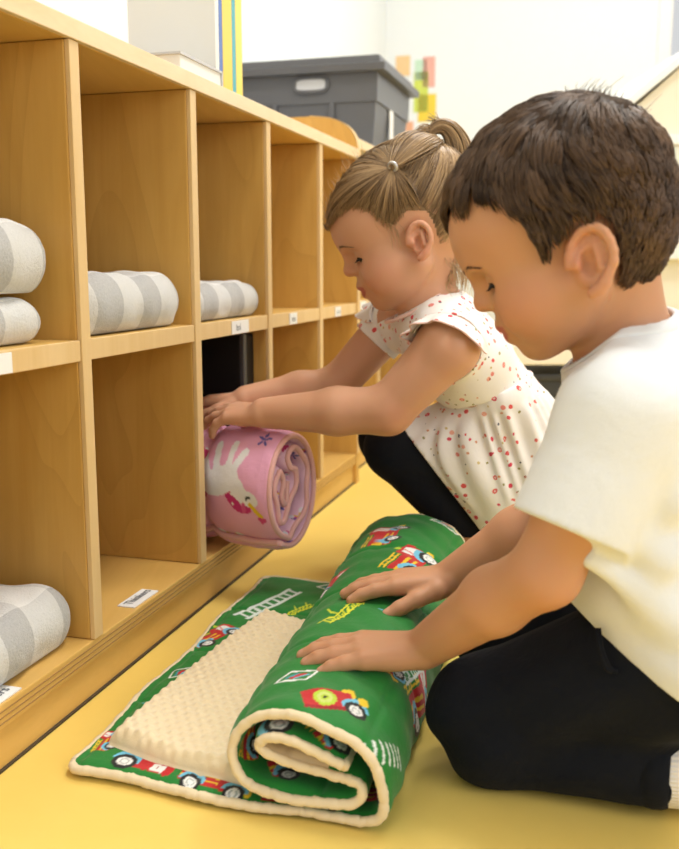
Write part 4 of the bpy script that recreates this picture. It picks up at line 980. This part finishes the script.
    ca, cb = W(566, 374, .775), W(654, 304, .775); cd = nrm(cb - ca); cn = np.cross(cd, latn); cn = cn if cn[2] > 0 else -cn
    # neck hole: a tube around the neck
    A_.cap(neck0 + (neck0 - neck1) * .3, neck1 + cn * .004, .0425, .0415, .003, 'sub')
    A_.cut(W(610, 338, .775) + cn * .0025, cn)
    V, Q = A_.mesh(2)
    sm = cloth('white_jersey', (.81, .83, .85), .9, .50, 15, .008)
    ts = mesh_obj('t_shirt', V, Q, sm, root)
    # collar rib
    K = A_.like(); K.cap(neck0 + (neck0 - neck1) * .3, neck1 + cn * .004, .0535, .0525, .003); K.g = np.maximum(K.g, A_.g - .0016)
    V, Q = K.mesh(2); mesh_obj('collar', V, Q, sm, ts)
    # sleeve hem stitching
    # --- trousers
    T_ = Field((.02, .56, -.01), (.54, 1.10, .30), .0024); e = .010
    T_.cap(hn, kn, .068, .047, .02); T_.cap(hf, kf, .066, .047, .02); T_.cap(pel, (hn + hf) / 2, .070, .066, .03, ax=latn, fac=1.35)
    T_.cap(sn, an - (an - sn) * .06, .041, .034, .014); T_.cap(sf, af - (af - sf) * .06, .041, .034, .014)
    T_.cap(kn, sn, .045, .041, .02)
    X, Y, Z_ = T_.coords()
    T_.g += (.0030 * np.sin(X * 62 - Z_ * 75 + 1.6 * np.sin(Y * 30)) * np.sin(Z_ * 34 + Y * 25)).astype(np.float32)
    T_.cut(hem_a - hn_ * .040, -hn_); T_.cut((0, 0, .0008), (0, 0, -1))
    V, Q = T_.mesh(2)
    navy = cloth('navy_jersey', (.0055, .007, .012), .9, .5, 40, .006, .1, .02)
    tr = mesh_obj('trousers', V, Q, navy, root)
    # cuffs and drawstring
    d_ = nrm(an - sn); k0 = an - (an - sn) * .03
    MB().tube([k0 - d_ * .016, k0 - d_ * .008, k0, k0 + d_ * .006], [.0345, .036, .0355, .033], 28, cap=True).build('cuff', navy, tr, True)
    b = MB()
    for dx in (0, .008):
        p = spline([W(596 + dx * 400, 628, .716), W(600 + dx * 300, 650, .708), W(606 + dx * 500, 668, .704), W(612 + dx * 700, 672, .703)], 14); b.tube(p, .0016, 6)
    b.build('drawstring', navy, tr, True)
    # --- white ribbed socks
    sk = mat('white_ribbed_cotton', (.80, .77, .74), .9, .2); t = NT(sk); sv = t.coord((1, 1, 1)); wv_ = t.n('ShaderNodeTexWave', bands_direction='Z'); wv_.inputs['Scale'].default_value = 90; t.l(sv, wv_.inputs['Vector']); t.bump(wv_.outputs['Fac'], .4, .002)
    for A0, T0 in ((an, tn_), (af, tf_)):
        K = Field(np.minimum(A0, T0) - .07, np.maximum(A0, T0) + .07, .0024); K.cap(A0 - nrm(A0 - sn) * .012, A0 + nrm(T0 - A0) * .02, .0305, .030, .01); K.cap(A0, T0, .030, .020, .01); K.cut((0, 0, .001), (0, 0, -1)); V, Q = K.mesh(1); mesh_obj('sock', V, Q, sk, root)
    return fr
BOY = boy()
# ------------------------------------------------------------------ the girl
def girl():
    O = W(410, 240, 1.27); fr = Frame(O, (-1.0, -.02), 25, 0, 1.055)
    SK = (.62, .335, .205)
    root = empty('person', (O[0] + .05, 1.22, 0), 'squatting girl with blonde ponytail and floral dress, pushing the pink roll into the cubby', 'person')
    F_ = Field((-.22, 1.06, -.005), (.44, 1.56, .70), .0018)
    eyes = head(F_, fr, {'df': .0065, 'du': -.009, 'dfh': .012})
    for s in (1, -1):
        et, el_ = fr.px(418, 225, .066), fr.px(418, 260.5, .066); ef_, eb = fr.px(409, 238, .066), fr.px(430, 240, .066)
        c_ = (et + el_) / 4 + (ef_ + eb) / 4; ear(F_, fr, np.array([c_[0], .065 * s, c_[2]]), (et - el_) * np.array([1, 0, 1]), .0205, .0130, s)
    lat = np.array([0, 1.0, 0])
    neck0, neck1 = fr.w((-.024, 0, -.015)), W(429, 312, 1.275)
    upp, che, wst, pel = W(442, 330, 1.285), W(462, 358, 1.30), W(493, 397, 1.325), W(535, 470, 1.365)
    F_.cap(neck0, neck1, .0315, .035, .014); F_.cap(neck1, upp, .036, .048, .02)
    F_.cap(upp, che, .048, .055, .02, ax=lat, fac=1.4); F_.cap(che, wst, .055, .054, .02, ax=lat, fac=1.3); F_.cap(wst, pel, .054, .066, .02, ax=lat, fac=1.35)
    shn, shf = W(448, 347, 1.19), W(392, 324, 1.375)
    eln, elf = W(388, 410, 1.205), W(336, 386, 1.375)
    wrn, wrf = W(264, 413, 1.250), W(246, 399, 1.350)
    F_.cap(upp, shn, .039, .038, .02); F_.cap(upp, shf, .039, .034, .02)
    F_.cap(shn, eln, .0385, .0310, .012); F_.cap(shf, elf, .033, .0275, .012)
    mn, mf = eln * .6 + wrn * .4, elf * .6 + wrf * .4
    F_.chain([eln, mn, wrn], [.0310, .0305, .0205], .012); F_.chain([elf, mf, wrf], [.0275, .0275, .0195], .012)
    tn, tf = W(197, 415, 1.30), W(190, 404, 1.385)
    sgn = 1 if np.cross(nrm(tn - wrn), ZU)[1] > 0 else -1
    nails = hand(F_, wrn, tn - wrn, ZU - np.array([0, .25, 0]), sgn, 1.12, [(.06, .2, .3), (.06, .2, .3), (.12, .3, .3), (.32, .5, .4)], .16, .3, tdir=.6)
    nails += hand(F_, wrf, tf - wrf, ZU, -sgn, 1.10, [(.1, .2, .3)] * 4, .10, .3)
    # legs, squatting
    kn, kf = W(396, 448, 1.318), W(388, 438, 1.435)
    an, af = W(481, 586, 1.325), W(474, 576, 1.43); an[2] = .055; af[2] = .055
    hn, hf = W(528, 470, 1.318), W(520, 462, 1.425)
    for h, k, a in ((hn, kn, an), (hf, kf, af)):
        F_.cap(h, k, .054, .039, .02); F_.cap(k, a, .037, .026, .012); F_.cap(a, a + np.array([.0, 0, -.03]), .023, .022, .01); F_.cap(a + np.array([.01, 0, -.036]), a + np.array([-.085, 0, -.042]), .018, .013, .01)
    F_.cut((0, 0, .004), (0, 0, -1))
    V, Q = F_.mesh(2); C = face_colour(fr, V, SK, .0065, -.009, (.48, .12, .11))
    for p, d, nu in nails:
        k = np.linalg.norm(V - p, axis=1) < .004; C[k] = C[k] * .6 + np.array([.74, .42, .33]) * .4
    k = np.clip(1.3 - np.linalg.norm(V - (eln + np.array([.01, -.02, -.01])), axis=1) / .03, 0, 1)[:, None]; C += (np.array([.64, .24, .16]) - C) * k * .3
    mesh_obj('body', V, Q, skin_mat('fair_skin', SK), root, col=C)
    br = ([0] * 4, [.009, .019, .030, .039], [.0255, .0285, .0270, .0215])
    eye_parts(fr, eyes, root, (snap_brow(fr, F_, *br), br[1], br[2]), browc=(.27, .16, .09))
    # ---- hair: a smooth cap drawn to two side ties and a ponytail
    c, r = np.array([-.0065, 0, .047]), np.array([.0860, .0735, .0735])
    G = Field(fr.O - .16, fr.O + .16, .0025); G.ell(fr.w(c), r, fr.R, .02); G.ell(fr.w((.024, 0, .044)), (.068, .062, .048), fr.R, .02); G.ell(fr.w((-.034, 0, .012)), (.048, .059, .048), fr.R, .02)
    HV, HQ = G.mesh(2)
    edge_px = [(312, 228), (328, 228), (338, 216), (352, 207), (366, 210), (374, 216), (384, 224), (392, 226), (399, 217), (408, 212), (424, 212), (433, 226), (438, 244), (444, 256), (470, 250), (520, 200), (520, 90), (318, 90)]
    poly = np.array([fr.px(x, y, .05)[[0, 2]] for x, y in edge_px])
    hq = fr.loc(HV); km = inside(poly, hq[:, 0], hq[:, 2]); keep = km[HQ].all(1); used = np.unique(HQ[keep]); remap = np.full(len(HV), -1); remap[used] = np.arange(len(used))
    hm = hair_mat('dark_blonde_hair', (.115, .064, .030), (.56, .37, .19), .38)
    hair = mesh_obj('hair', HV[used], remap[HQ[keep]], hm, root, col=np.full((len(used), 3), .22))
    def on_cap(p, rho): q = (p - c) / r; return c + q / np.linalg.norm(q, axis=-1, keepdims=True) * rho * r
    n, m_ = 11000, 12; roots = fr.loc(surf_sample(HV, HQ, keep, n))
    tie = fr.px(394, 174, .056); tieL = on_cap(tie, 1.05); tieR = tieL * np.array([1, -1, 1]); base = on_cap(fr.px(432, 142, 0.0), 1.06)
    tgt = np.where((roots[:, 1] > .0)[:, None], tieL, tieR)
    back = (roots[:, 0] < tieL[0] - .012) | ((np.abs(roots[:, 1]) < .012) & (roots[:, 0] < .02)) | ((roots[:, 2] < .02) & (roots[:, 0] < -.005))
    tgt = np.where(back[:, None], base, tgt)
    sect = np.floor(np.arctan2(roots[:, 2] - tgt[:, 2], roots[:, 0] - tgt[:, 0]) * 14)
    t_ = np.linspace(0, 1, m_)[None, :, None]; rho0 = np.linalg.norm((roots - c) / r, axis=1)[:, None, None]
    P = roots[:, None] * (1 - t_) + tgt[:, None] * t_ + rng.normal(0, .0012, (n, 1, 3)) * np.sin(np.pi * t_)
    bulge = .010 + .030 * np.sin(np.pi * t_) * (1 + .35 * np.sin(sect * 2.1)[:, None, None]); P = on_cap(P, 1.0 * (rho0 * (1 - t_) + 1.03 * t_) + bulge)
    var = np.clip(.46 + .22 * np.sin(sect * 1.7) + rng.normal(0, .17, n), 0, 1)
    nn = (roots - c) / r ** 2; nn = (nn / np.linalg.norm(nn, axis=1, keepdims=True)) @ fr.R
    strands('hair_strands', fr.w(P.reshape(-1, 3)).reshape(P.shape), np.array([.0004] + [.00055] * (m_ - 2) + [.0005]), hm, hair, nn, var)
    hl = np.unique(np.concatenate([q for q in HQ[keep]]).ravel()); cnt = np.bincount(HQ[keep].ravel(), minlength=len(HV)); ed = fr.loc(HV[(cnt > 0) & (cnt < 4)]); ed = ed[(ed[:, 0] > .0)]
    b0 = np.repeat(ed, 5, axis=0) + rng.normal(0, .0016, (len(ed) * 5, 3)); tg_ = np.where(b0[:, 1:2] > 0, tieL, tieR); dd = tg_ - b0; dd /= np.linalg.norm(dd, axis=1, keepdims=True); k = np.linspace(0, 1, 6)[None, :, None]
    ln_ = rng.uniform(.012, .024, (len(b0), 1, 1)); P = b0[:, None] - dd[:, None] * .0065 * rng.uniform(.2, 1.3, (len(b0), 1, 1)) + dd[:, None] * k * ln_
    P = on_cap(P, np.linalg.norm((b0 - c) / r, axis=1)[:, None, None] - .012 + .05 * k)
    strands('baby_hair', fr.w(P.reshape(-1, 3)).reshape(P.shape), np.array([.0001, .0002, .00028, .0003, .0003, .0002]), hm, hair, None, np.clip(rng.normal(.6, .15, len(b0)), 0, 1))
    # locks running back from each side tie to the ponytail
    for tt in (tieL, tieR):
        n2 = 700; off = rng.normal(0, .0035, (n2, 3)); k = np.linspace(0, 1, 12)[None, :, None]
        P = (tt + off * .35)[:, None] * (1 - k) + (base + off)[:, None] * k + off[:, None] * np.sin(np.pi * k) * 1.3
        P = on_cap(P, 1.075 + .03 * np.sin(np.pi * k) + rng.normal(0, .012, (n2, 1, 1)))
        strands('hair_lock', fr.w(P.reshape(-1, 3)).reshape(P.shape), np.full(12, .0005), hm, hair, None, np.clip(rng.normal(.5, .22, n2), 0, 1))
    # ponytail
    cen = np.array([W(x, y, 1.27) for x, y in ((426, 140), (431, 131), (440, 126), (450, 130), (457, 143), (459, 160), (455, 178), (447, 194), (444, 206))]); cen = spline(cen, 22)
    wd = np.interp(np.linspace(0, 1, 22), [0, .15, .5, .8, 1], [.0045, .008, .0165, .0155, .010])
    tg = np.gradient(cen, axis=0); tg /= np.linalg.norm(tg, axis=1, keepdims=True); sy = np.array([0, 1.0, 0]); sx = np.cross(tg, sy)
    n3 = 2600; a = rng.uniform(0, 2 * np.pi, n3); q = np.sqrt(rng.uniform(0, 1, n3)); ox = (q * np.cos(a))[:, None]; oy = (q * np.sin(a))[:, None]; k = np.linspace(0, 1, 22)[None]
    wv_ = .0022 * np.sin(k * 9 + 5 * ox + 2 * oy) * k; cl = np.floor(a * 3); wv2 = .004 * np.sin(k * 7 + cl[:, None] * 2.0) * k
    P = cen[None] + ((ox * wd[None] + wv_ + wv2)[..., None] * sx[None]) + ((oy * wd[None] + wv_)[..., None] * sy)
    keepm = rng.uniform(.72, 1.0, n3); P = np.stack([np.stack([np.interp(np.linspace(0, e_, 22), np.linspace(0, 1, 22), P[i, :, d]) for d in range(3)], 1) for i, e_ in enumerate(keepm)])
    strands('ponytail', P, np.concatenate([np.full(19, .00055), [.0004, .0003, .0001]]), hm, hair, None, np.clip(.5 + .2 * np.sin(cl * 1.9) + rng.normal(0, .16, n3), 0, 1))
    # loose front loop, flyaways and nape curls
    def wisps(name, lines, per, sp_, r_, seed, lo=.45):
        g = np.random.default_rng(seed); out = []
        for ln in lines:
            cpts = spline(np.array([W(x, y, Y_) for x, y, Y_ in ln]), 16)
            for _ in range(per): out.append(cpts + g.normal(0, sp_, 3) + np.linspace(0, 1, 16)[:, None] * g.normal(0, sp_ * 2.0, 3) + .0015 * np.sin(np.linspace(0, 5, 16) + g.uniform(0, 6))[:, None] * g.normal(0, 1, 3))
        P = np.stack(out); strands(name, P, np.concatenate([np.full(13, r_), [r_ * .7, r_ * .4, r_ * .15]]), hm, hair, None, np.clip(g.normal(lo + .2, .2, len(P)), 0, 1))
    wisps('loose_hair', [[(428, 134, 1.270), (420, 134, 1.260), (413, 141, 1.260), (414, 150, 1.260), (424, 152, 1.270)], [(432, 130, 1.270), (424, 128, 1.260), (417, 134, 1.260), (411, 146, 1.270)], [(440, 128, 1.270), (436, 122, 1.270), (430, 119, 1.270)]], 34, .0022, .00038, 3)
    wisps('nape_curls', [[(440, 236, 1.270), (446, 252, 1.260), (444, 266, 1.250), (452, 276, 1.250), (450, 288, 1.240)], [(438, 246, 1.280), (442, 262, 1.270), (450, 270, 1.260), (446, 282, 1.250), (456, 292, 1.250)], [(444, 226, 1.270), (452, 244, 1.260), (456, 262, 1.260), (464, 274, 1.250), (462, 290, 1.250)], [(446, 240, 1.290), (458, 258, 1.280), (466, 284, 1.270)]], 26, .0032, .0005, 4, .85)
    wisps('temple_hair', [[(384, 214, 1.207), (391, 226, 1.206), (396, 240, 1.207), (398, 250, 1.209)], [(372, 212, 1.210), (380, 222, 1.208), (388, 228, 1.207)], [(392, 220, 1.206), (398, 228, 1.205), (400, 236, 1.206)]], 16, .0028, .00024, 5, .75)
    g_ = [[(330 + q * 5, 214 - q * 7, 1.26 + .004 * (q % 3)), (325 + q * 4.6, 208 - q * 7.5, 1.26), (322 + q * 4.6 - 1, 200 - q * 7.6, 1.26 + .01 * (q % 2))] for q in range(8)]
    wisps('flyaway_hair', g_, 7, .0024, .00018, 6, .7)
    tm = mat('silver_hair_tie', (.55, .53, .52), .3, metal=.6)
    for tt in (tieL, tieR):
        a = np.arange(20) * 2 * np.pi / 20; ctr = fr.w(on_cap(tt, 1.075)); ax = nrm(fr.w(base) - ctr); e1 = nrm(np.cross(ax, fr.l)); e2 = np.cross(ax, e1)
        MB().tube(ctr + np.outer(np.cos(a), e1) * .0052 + np.outer(np.sin(a), e2) * .0052, .0024, 8, closed=True).build('hair_tie', tm, hair, True)
    a = np.arange(20) * 2 * np.pi / 20; e1 = nrm(np.cross(tg[1], sy)); MB().tube(cen[1] + np.outer(np.cos(a), e1) * .0065 + np.outer(np.sin(a), sy) * .0065, .0025, 8, closed=True).build('hair_tie', mat('dark_hair_tie', (.05, .035, .03), .6), hair, True)
    # ---- dress
    fm = mat('floral_cotton', (.85, .79, .75), .85, .2, sheen=.15); t = NT(fm); v = t.coord()
    nz = t.n('ShaderNodeTexNoise'); nz.inputs['Scale'].default_value = 55; t.l(v, nz.inputs['Vector']); vm = t.n('ShaderNodeVectorMath', operation='SCALE'); vm.inputs[3].default_value = .006; t.l(nz.outputs['Color'], vm.inputs[0]); va = t.n('ShaderNodeVectorMath', operation='ADD'); t.l(v, va.inputs[0]); t.l(vm.outputs[0], va.inputs[1])
    col = (.85, .815, .79)
    for sc, r0, r1, seed, pal in ((74, .0, .26, 0, [(0, (.70, .10, .10)), (.3, (.78, .26, .22)), (.55, (.66, .06, .10)), (.75, (.80, .40, .30)), (.9, (.72, .16, .13))]), (96, .0, .19, .37, [(0, (.30, .26, .06)), (.3, (.05, .05, .09)), (.5, (.66, .30, .14)), (.75, (.45, .12, .10)), (.9, (.60, .48, .20))])):
        vo = t.n('ShaderNodeTexVoronoi'); vo.inputs['Scale'].default_value = sc; mp = t.n('ShaderNodeMapping'); mp.inputs['Location'].default_value = (seed, seed * 2, seed); t.l(va.outputs[0], mp.inputs['Vector']); t.l(mp.outputs[0], vo.inputs['Vector'])
        sp2 = t.n('ShaderNodeSeparateColor'); t.l(vo.outputs['Color'], sp2.inputs[0])
        mask = t.math('LESS_THAN', vo.outputs['Distance'], r1); on = t.math('LESS_THAN', sp2.outputs[1], .58); mask = t.math('MULTIPLY', mask, on)
        hole = t.math('LESS_THAN', vo.outputs['Distance'], t.math('MULTIPLY', sp2.outputs[2], r1 * .5)); mask = t.math('MULTIPLY', mask, t.math('SUBTRACT', 1.0, t.math('MULTIPLY', hole, .75)))
        pc_ = t.ramp(sp2.outputs[0], pal, 'CONSTANT'); col = t.mix(mask, col, pc_)
    t.base(col); t.bump(t.noise(v, 34, 3), .35, .004)
    A_ = Field((-.02, 1.08, .06), (.44, 1.54, .50), .002); e = .006
    A_.cap(upp, che, .048 + e, .055 + e, .02, ax=lat, fac=1.40); A_.cap(che, wst, .055 + e, .054 + e, .02, ax=lat, fac=1.32); A_.cap(neck1, upp, .038 + e, .048 + e, .02); A_.cap(upp, shn + (upp - shn) * .12, .038 + e, .039 + e, .02); A_.cap(upp, shf + (upp - shf) * .2, .038 + e, .034 + e, .02)
    ad = nrm(eln - shn)
    wl = W(425, 419, 1.25); wr_ = W(540, 379, 1.25); wd_ = nrm(wr_ - wl); wn = np.cross(wd_, lat); wn = wn if wn[2] < 0 else -wn
    A_.cut(wl + wn * .004, wn)
    A_.shell(.004)
    A_.cap(shn + ad * .002, shn + ad * .1, .0425, .0425, .004, 'sub'); A_.cap(shn - lat * .0 + ad * .012 - lat * .012, shn - lat * .06 + ad * .012, .041, .041, .004, 'sub')
    fd = nrm(elf - shf); A_.cap(shf, shf + fd * .1, .036, .036, .004, 'sub')
    ca, cb = W(386, 322, 1.275), W(449, 284, 1.275); cd = nrm(cb - ca); cn = np.cross(cd, lat); cn = cn if cn[2] > 0 else -cn
    A_.cap(neck0, neck1, .0375, .039, .003, 'sub'); A_.cut((ca + cb) / 2, cn)
    V, Q = A_.mesh(2); dr = mesh_obj('dress', V, Q, fm, root)
    # collar edging and waist seam
    pinkm = cloth('pink_piping', (.82, .56, .50), .8)
    nc = (ca + cb) / 2; a = np.linspace(0, 2 * np.pi, 56, endpoint=False); ra = np.linalg.norm(cb - ca) / 2
    MB().tube(nc + np.outer(np.cos(a) * ra, cd) + np.outer(np.sin(a) * .043, lat) - np.outer(.004 * np.sin(a) ** 2, cn), .0026, 7, closed=True).build('neck_edging', pinkm, dr, True)
    # skirt: gathered at the waist, spread over the thighs
    B_ = Field((-.03, 1.10, .02), (.46, 1.62, .36), .0022)
    B_.cap(wst - wn * .004, pel, .063, .084, .02, ax=lat, fac=1.4)
    for h, k in ((hn, kn), (hf, kf)): B_.cap(h, k + (h - k) * .02, .069, .050, .03)
    B_.cap((hn + hf) / 2, (kn + kf) / 2 + np.array([.02, 0, .0]), .064, .044, .05)
    B_.cap(pel, W(524, 530, 1.35), .078, .064, .04, ax=lat, fac=1.4); B_.cap(W(470, 440, 1.31), W(500, 510, 1.31), .054, .048, .04)
    X, Y, Z_ = B_.coords()
    # gathers fan out from the waist
    px_ = (X - wst[0]) * wd_[0] + (Z_ - wst[2]) * wd_[2]; dn = (X - wst[0]) * wn[0] + (Z_ - wst[2]) * wn[2]
    ang = np.arctan2(Y - wst[1], px_ + .0001); am = .0032 * np.clip(dn / .022, .12, 1) * np.clip(1.2 - np.abs(dn - .03) / .10, 0, 1)
    B_.g += (am * np.sin(ang * 26 + 1.5 * np.sin(ang * 7)) + .0018 * np.sin(X * 55 + Z_ * 40)).astype(np.float32)
    B_.cut(wl - wn * .003, -wn)
    ha, hb = W(396, 420, 1.28), W(479, 529, 1.28); hd = nrm(hb - ha); hn2 = np.cross(hd, lat); hn2 = hn2 if hn2[0] < 0 else -hn2
    B_.cut(ha, hn2); B_.shell(.0062)
    V, Q = B_.mesh(2); skirt = mesh_obj('skirt', V, Q, fm, dr)
    # waist seam
    a = np.linspace(0, 2 * np.pi, 60, endpoint=False); wc = wst + wn * ((wl - wst) @ wn)
    MB().tube(wc + np.outer(np.cos(a) * .0600, wd_) + np.outer(np.sin(a) * .0600 * 1.32, lat), .0022, 6, closed=True).build('waist_seam', fm, dr, True)
    # flutter sleeves: a scalloped frill standing around the top of each armhole
    for sh_, d_, side, rx, ro in ((shn, ad, -1, .047, .043), (shf, fd, 1, .040, .038)):
        axf = nrm(lat * side * .72 + d_ * .68); e1 = nrm(np.array([.22, 0, 1.0]) - axf * (np.array([.22, 0, 1.0]) @ axf)); e2 = np.cross(axf, e1); e2 = e2 if e2[0] < 0 else -e2      # e2 to the front
        na, nr = 150, 12; th = np.linspace(math.radians(-92), math.radians(104), na); q = np.linspace(0, 1, nr)
        A2, Q2 = np.meshgrid(th, q, indexing='ij'); ends = np.clip((1 - np.abs((A2 - .10) / 1.72) ** 5), .04, 1); wid = (.031 + .010 * np.clip(np.sin(A2), 0, 1)) * ends
        wave = np.sin(A2 * 11 + .6)
        alo = -.010 + Q2 * wid * .80 + Q2 * .0035 * wave * ends; rad = 1.02 + Q2 ** 1.2 * (.16 + .09 * wave) * ends
        Pm = sh_ + alo[..., None] * axf + (rad * ro * np.cos(A2))[..., None] * e1 + (rad * rx * np.sin(A2))[..., None] * e2
        nrm_ = (np.cos(A2)[..., None] * e1 + np.sin(A2)[..., None] * e2) * .0014
        v = np.concatenate([(Pm + nrm_).reshape(-1, 3), (Pm - nrm_).reshape(-1, 3)]); nb_ = na * nr
        pr = np.concatenate([np.arange(na) * nr, (na - 1) * nr + np.arange(1, nr), np.arange(na - 2, -1, -1) * nr + nr - 1, np.arange(nr - 2, 0, -1)])
        fr_ = mesh_obj('sleeve_frill', v, np.concatenate([gridq(na, nr), gridq(na, nr, True) + nb_, np.stack([pr, np.roll(pr, -1), np.roll(pr, -1) + nb_, pr + nb_], 1)]), fm, dr)
        MB().tube(Pm[:, -1], .0013, 6).build('frill_edging', pinkm, dr, True)
    K = Field(shf - .09, shf + .09, .002); K.cap(shf, shf + fd * .034, .037, .0365, .01); K.cut(shf + fd * .036, fd); V, Q = K.mesh(2); mesh_obj('far_sleeve', V, Q, fm, dr)
    # ---- leggings
    L_ = Field((-.03, 1.15, .05), (.46, 1.62, .36), .0024)
    for h, k, a in ((hn, kn, an), (hf, kf, af)): L_.cap(h, k, .058, .044, .02); L_.cap(k, a, .0425, .0305, .012)
    L_.cap(pel, (hn + hf) / 2, .064, .06, .03, ax=lat, fac=1.3)
    L_.cut((0, 0, .075), (0, 0, -1)); V, Q = L_.mesh(2); mesh_obj('leggings', V, Q, cloth('black_navy_jersey', (.006, .007, .011), .9, .35, 40, .004, .1, .02), root)
girl()
# ------------------------------------------------------------------ light, camera
def area(name, loc, target, size, power, c=(1, 1, 1), sy=None):
    l = bpy.data.lights.new(name, 'AREA'); l.energy = power; l.size = size; l.color = c
    if sy: l.shape = 'RECTANGLE'; l.size_y = sy
    o = bpy.data.objects.new(name, l); COL.objects.link(o); o.location = loc
    o.rotation_euler = (Vector(target) - Vector(loc)).to_track_quat('-Z', 'Y').to_euler(); return o
area('ceiling_lamp', tuple(S(.3, -.75, 2.47)), tuple(S(.3, -.75, 0)), .6, 24, (1, .985, .965))
area('ceiling_lamp', tuple(S(1.9, -.75, 2.47)), tuple(S(1.9, -.75, 0)), .6, 24, (1, .985, .965))
area('daylight_fill', (1.9, -.9, 1.5), (.1, .9, .3), 1.4, 24, (1, .98, .95))  # added fill lamp; no window stands on this side of the room
area('daylight_fill', tuple(S(SB - .1, -1.1, 1.3)), tuple(S(.9, -.9, .5)), 1.0, 8, (.95, .98, 1.0))  # daylight through the back wall window
w = bpy.data.worlds.new('World'); SC.world = w; w.use_nodes = True
bg = w.node_tree.nodes['Background']; bg.inputs['Color'].default_value = (.98, .99, 1.0, 1); bg.inputs['Strength'].default_value = .70
cam = bpy.data.cameras.new('Camera'); co = bpy.data.objects.new('Camera', cam); COL.objects.link(co)
cam.sensor_fit = 'HORIZONTAL'; cam.sensor_width = 36; cam.lens = F / 679 * 36; cam.clip_start = .02
co.location = CAM; co.rotation_euler = (math.pi / 2 - PITCH, 0, 0)
cam.dof.use_dof = True; cam.dof.focus_distance = 1.0; cam.dof.aperture_fstop = 8.0
SC.camera = co
vs = SC.view_settings; vs.view_transform = 'Standard'; vs.look = 'None'; vs.exposure = 0.0; vs.gamma = 1; vs.use_curve_mapping = False
SC.cycles.use_denoising = True
SC.cycles.max_bounces = 8
